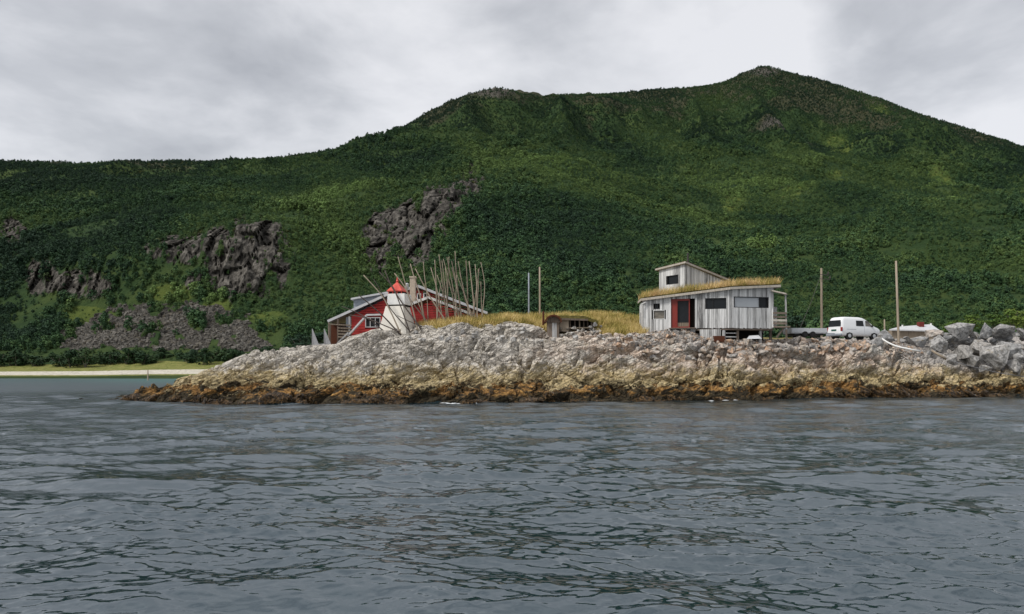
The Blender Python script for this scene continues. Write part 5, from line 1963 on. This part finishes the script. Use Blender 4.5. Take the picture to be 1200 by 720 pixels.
BG = 'boulders piled at the right'
big = [
    (1125, 388, 27, 20, 'large flat-topped grey boulder crowning the left of the pile'), (1157, 389, 17, 21, 'tall pale boulder standing upright on top of the pile'),
    (1176, 388, 22, 18, 'rounded tan-grey boulder at the top beside the upright pale one'), (1196, 391, 16, 14, 'grey boulder at the top right edge of the pile'),
    (1101, 403, 23, 21, 'big smooth grey slab tilted at the left front of the pile'), (1078, 402, 22, 13, 'dark boulder at the far left end of the pile'),
    (1111, 397, 21, 12, 'flat slanting boulder below the large flat-topped one'), (1125, 413, 22, 18, 'blocky pale grey boulder in the lower middle of the pile'),
    (1145, 407, 23, 20, 'wedge-shaped boulder with a dark overhang in the middle of the pile'), (1141, 421, 20, 17, 'slanting pale boulder low in the middle of the pile'),
    (1168, 416, 29, 31, 'biggest angular boulder with a ridged face at the right front'), (1183, 407, 23, 23, 'rounded grey boulder with a pitted face behind the biggest one'),
    (1186, 429, 17, 19, 'dark boulder at the foot of the pile near the right edge'), (1195, 418, 14, 14, 'middling grey boulder at the right edge of the photo, halfway down'),
    (1115, 421, 13, 14, 'small upright pale boulder at the lower left of the pile'), (1090, 417, 15, 12, 'low dark boulder at the bottom left beside the log'),
    (1140, 389, 13, 14, 'small boulder squeezed between the flat-topped and the upright boulder'), (1154, 432, 16, 9, 'low wedge boulder at the foot of the pile, middle'),
]
for k, (x, y, w, h, lab) in enumerate(big):
    boulder(x, y, w, h, 600 + k, lab, BG)
boulder(1025, 408, 21, 21, 640, 'large brownish grey boulder in front of the van bonnet', 'boulders along the stone bank', 'stone_pale', 62.6)
boulder(1040, 394, 16, 15, 641, 'grey boulder with yellow lichen at the foot of the tall bare pole', 'boulders along the stone bank', 'boulder_grey', 64.5)
boulder(1092, 391, 17, 10, 642, 'low pinkish boulder in front of the white-roofed shed', 'boulders along the stone bank', 'stone_pink', 68)
near_name = ['the large flat-topped boulder', 'the tall upright pale boulder', 'the rounded tan-grey top boulder', 'the top right edge boulder', 'the big smooth tilted slab',
             'the dark boulder at the far left', 'the flat slanting boulder', 'the blocky pale middle boulder', 'the wedge boulder with dark overhang', 'the low slanting pale boulder',
             'the biggest ridged boulder', 'the rounded pitted boulder', 'the dark foot boulder at the right', 'the middling right edge boulder', 'the small upright pale boulder',
             'the low dark boulder by the log', 'the squeezed small boulder at the top', 'the low wedge boulder at the foot']


def nearest_label(x, y):
    k = min(range(len(big)), key=lambda i: (big[i][0] - x) ** 2 + (big[i][1] - y) ** 2)
    side = ('left' if x < big[k][0] else 'right') if abs(x - big[k][0]) > abs(y - big[k][1]) else ('above' if y < big[k][1] else 'below')
    side = {'left': 'left of', 'right': 'right of'}.get(side, side)
    return f'smaller grey filler boulder {side} {near_name[k]}'


br = random.Random(77)
for k in range(96):
    x = br.uniform(1054, 1215)
    top = np.interp(x, [1060, 1100, 1130, 1215], [400, 393, 389, 389])
    bot = np.interp(x, [1060, 1100, 1130, 1215], [412, 420, 430, 438])
    y = br.uniform(top, bot)
    w = br.uniform(7, 14)
    o = boulder(x, y, w, w * br.uniform(.6, .95), 700 + k, nearest_label(x, y), 'small boulders in the gaps of the pile',
                D=float(np.interp(y, [378, 398, 415, 440], [71, 68.8, 66.5, 64.4])))

dupes = {}
for o in list(scene.collection.objects):
    if o.get('group') == 'small boulders in the gaps of the pile':
        dupes.setdefault(o['label'], []).append(o)
for lab, os_ in dupes.items():
    if len(os_) > 1:
        for k, o in enumerate(sorted(os_, key=lambda q: q.location.x)):
            o['label'] = f'{lab}, {ORD(k + 1)} from left'

# ================================================================ SHRUBS
def shrub(name, loc, w, h, seed, m, label, group, blobs=11, per=90, leaf=.30):
    e = empty(name, loc, label, 'shrub', group)
    V, F, t = crown_arrays(seed, blobs, per, .5, 1.0, 0, leaf / max(w, h))
    V = V * np.array([w, w, h]) + np.array(loc)
    me = np_mesh('crown', V, F, dict(tint=t), False, MATS[m])
    o = link('crown', me, e)
    o.matrix_parent_inverse = e.matrix_basis.inverted()
    mb = MB()
    L0 = Vector(loc)
    for k in range(4):
        a = k * 1.6 + seed
        mb.tube([L0 - Vector((0, 0, .3)), L0 + Vector((math.cos(a) * w * .1, math.sin(a) * w * .1, h * .35)), L0 + Vector((math.cos(a) * w * .26, math.sin(a) * w * .26, h * .75))], [w * .02, w * .014, w * .005], 5)
    mb.build('stem', MATS['bark'], e)
    return e


qr = random.Random(12)
for k in range(34):
    px = -8 + k * 9.9 + qr.uniform(-3, 3)
    D = qr.uniform(199, 210)
    w = qr.uniform(4.8, 7.8)
    hgt = qr.uniform(3.2, 5.2) * (1.1 if px > 120 else 1)
    shrub('shore_shrub', P(px, 430.5, D), w, hgt, 800 + k, 'leaf_shore', f"{ORD(k + 1)} shrub from the left in the dark hedge behind the sandy beach", 'shrubs behind the beach', leaf=.55)
for px, py, D, w, h, lab in ((1118, 392, 84, 3.0, 1.6, 'yellow-green shrub just left behind the upright pale boulder'), (1137, 388, 86, 3.6, 1.9, 'rounded yellow-green shrub behind the upright pale boulder'),
                             (1186, 384, 88, 3.6, 2.5, 'bright lime-green shrub above the boulders at the right'), (1203, 388, 90, 3.4, 2.0, 'bright shrub at the right edge of the photo behind the boulders'),
                             (1165, 386, 92, 3.2, 1.8, 'low green shrub between the two brightest shrubs on the right'),
                             (372, 410, 84, 3.6, 2.0, 'green shrub behind the wooden ramp'), (352, 412, 88, 4.0, 2.0, 'low green shrub left of the wooden ramp'),
                             (395, 408, 82, 2.6, 2.4, 'leafy green shrub between the ramp and the red house'), (958, 399, 78, 2.2, 1.2, 'low green shrub between trailer and utility pole'),
                             (930, 398, 80, 3.2, 2.6, 'green shrub behind the porch of the grey cabin')):
    shrub('shrub', P(px, py, D), w, h, int(px), 'leaf_bright' if px > 1000 else 'leaf_wood', lab, 'shrubs on the headland', 12, 110, .26)
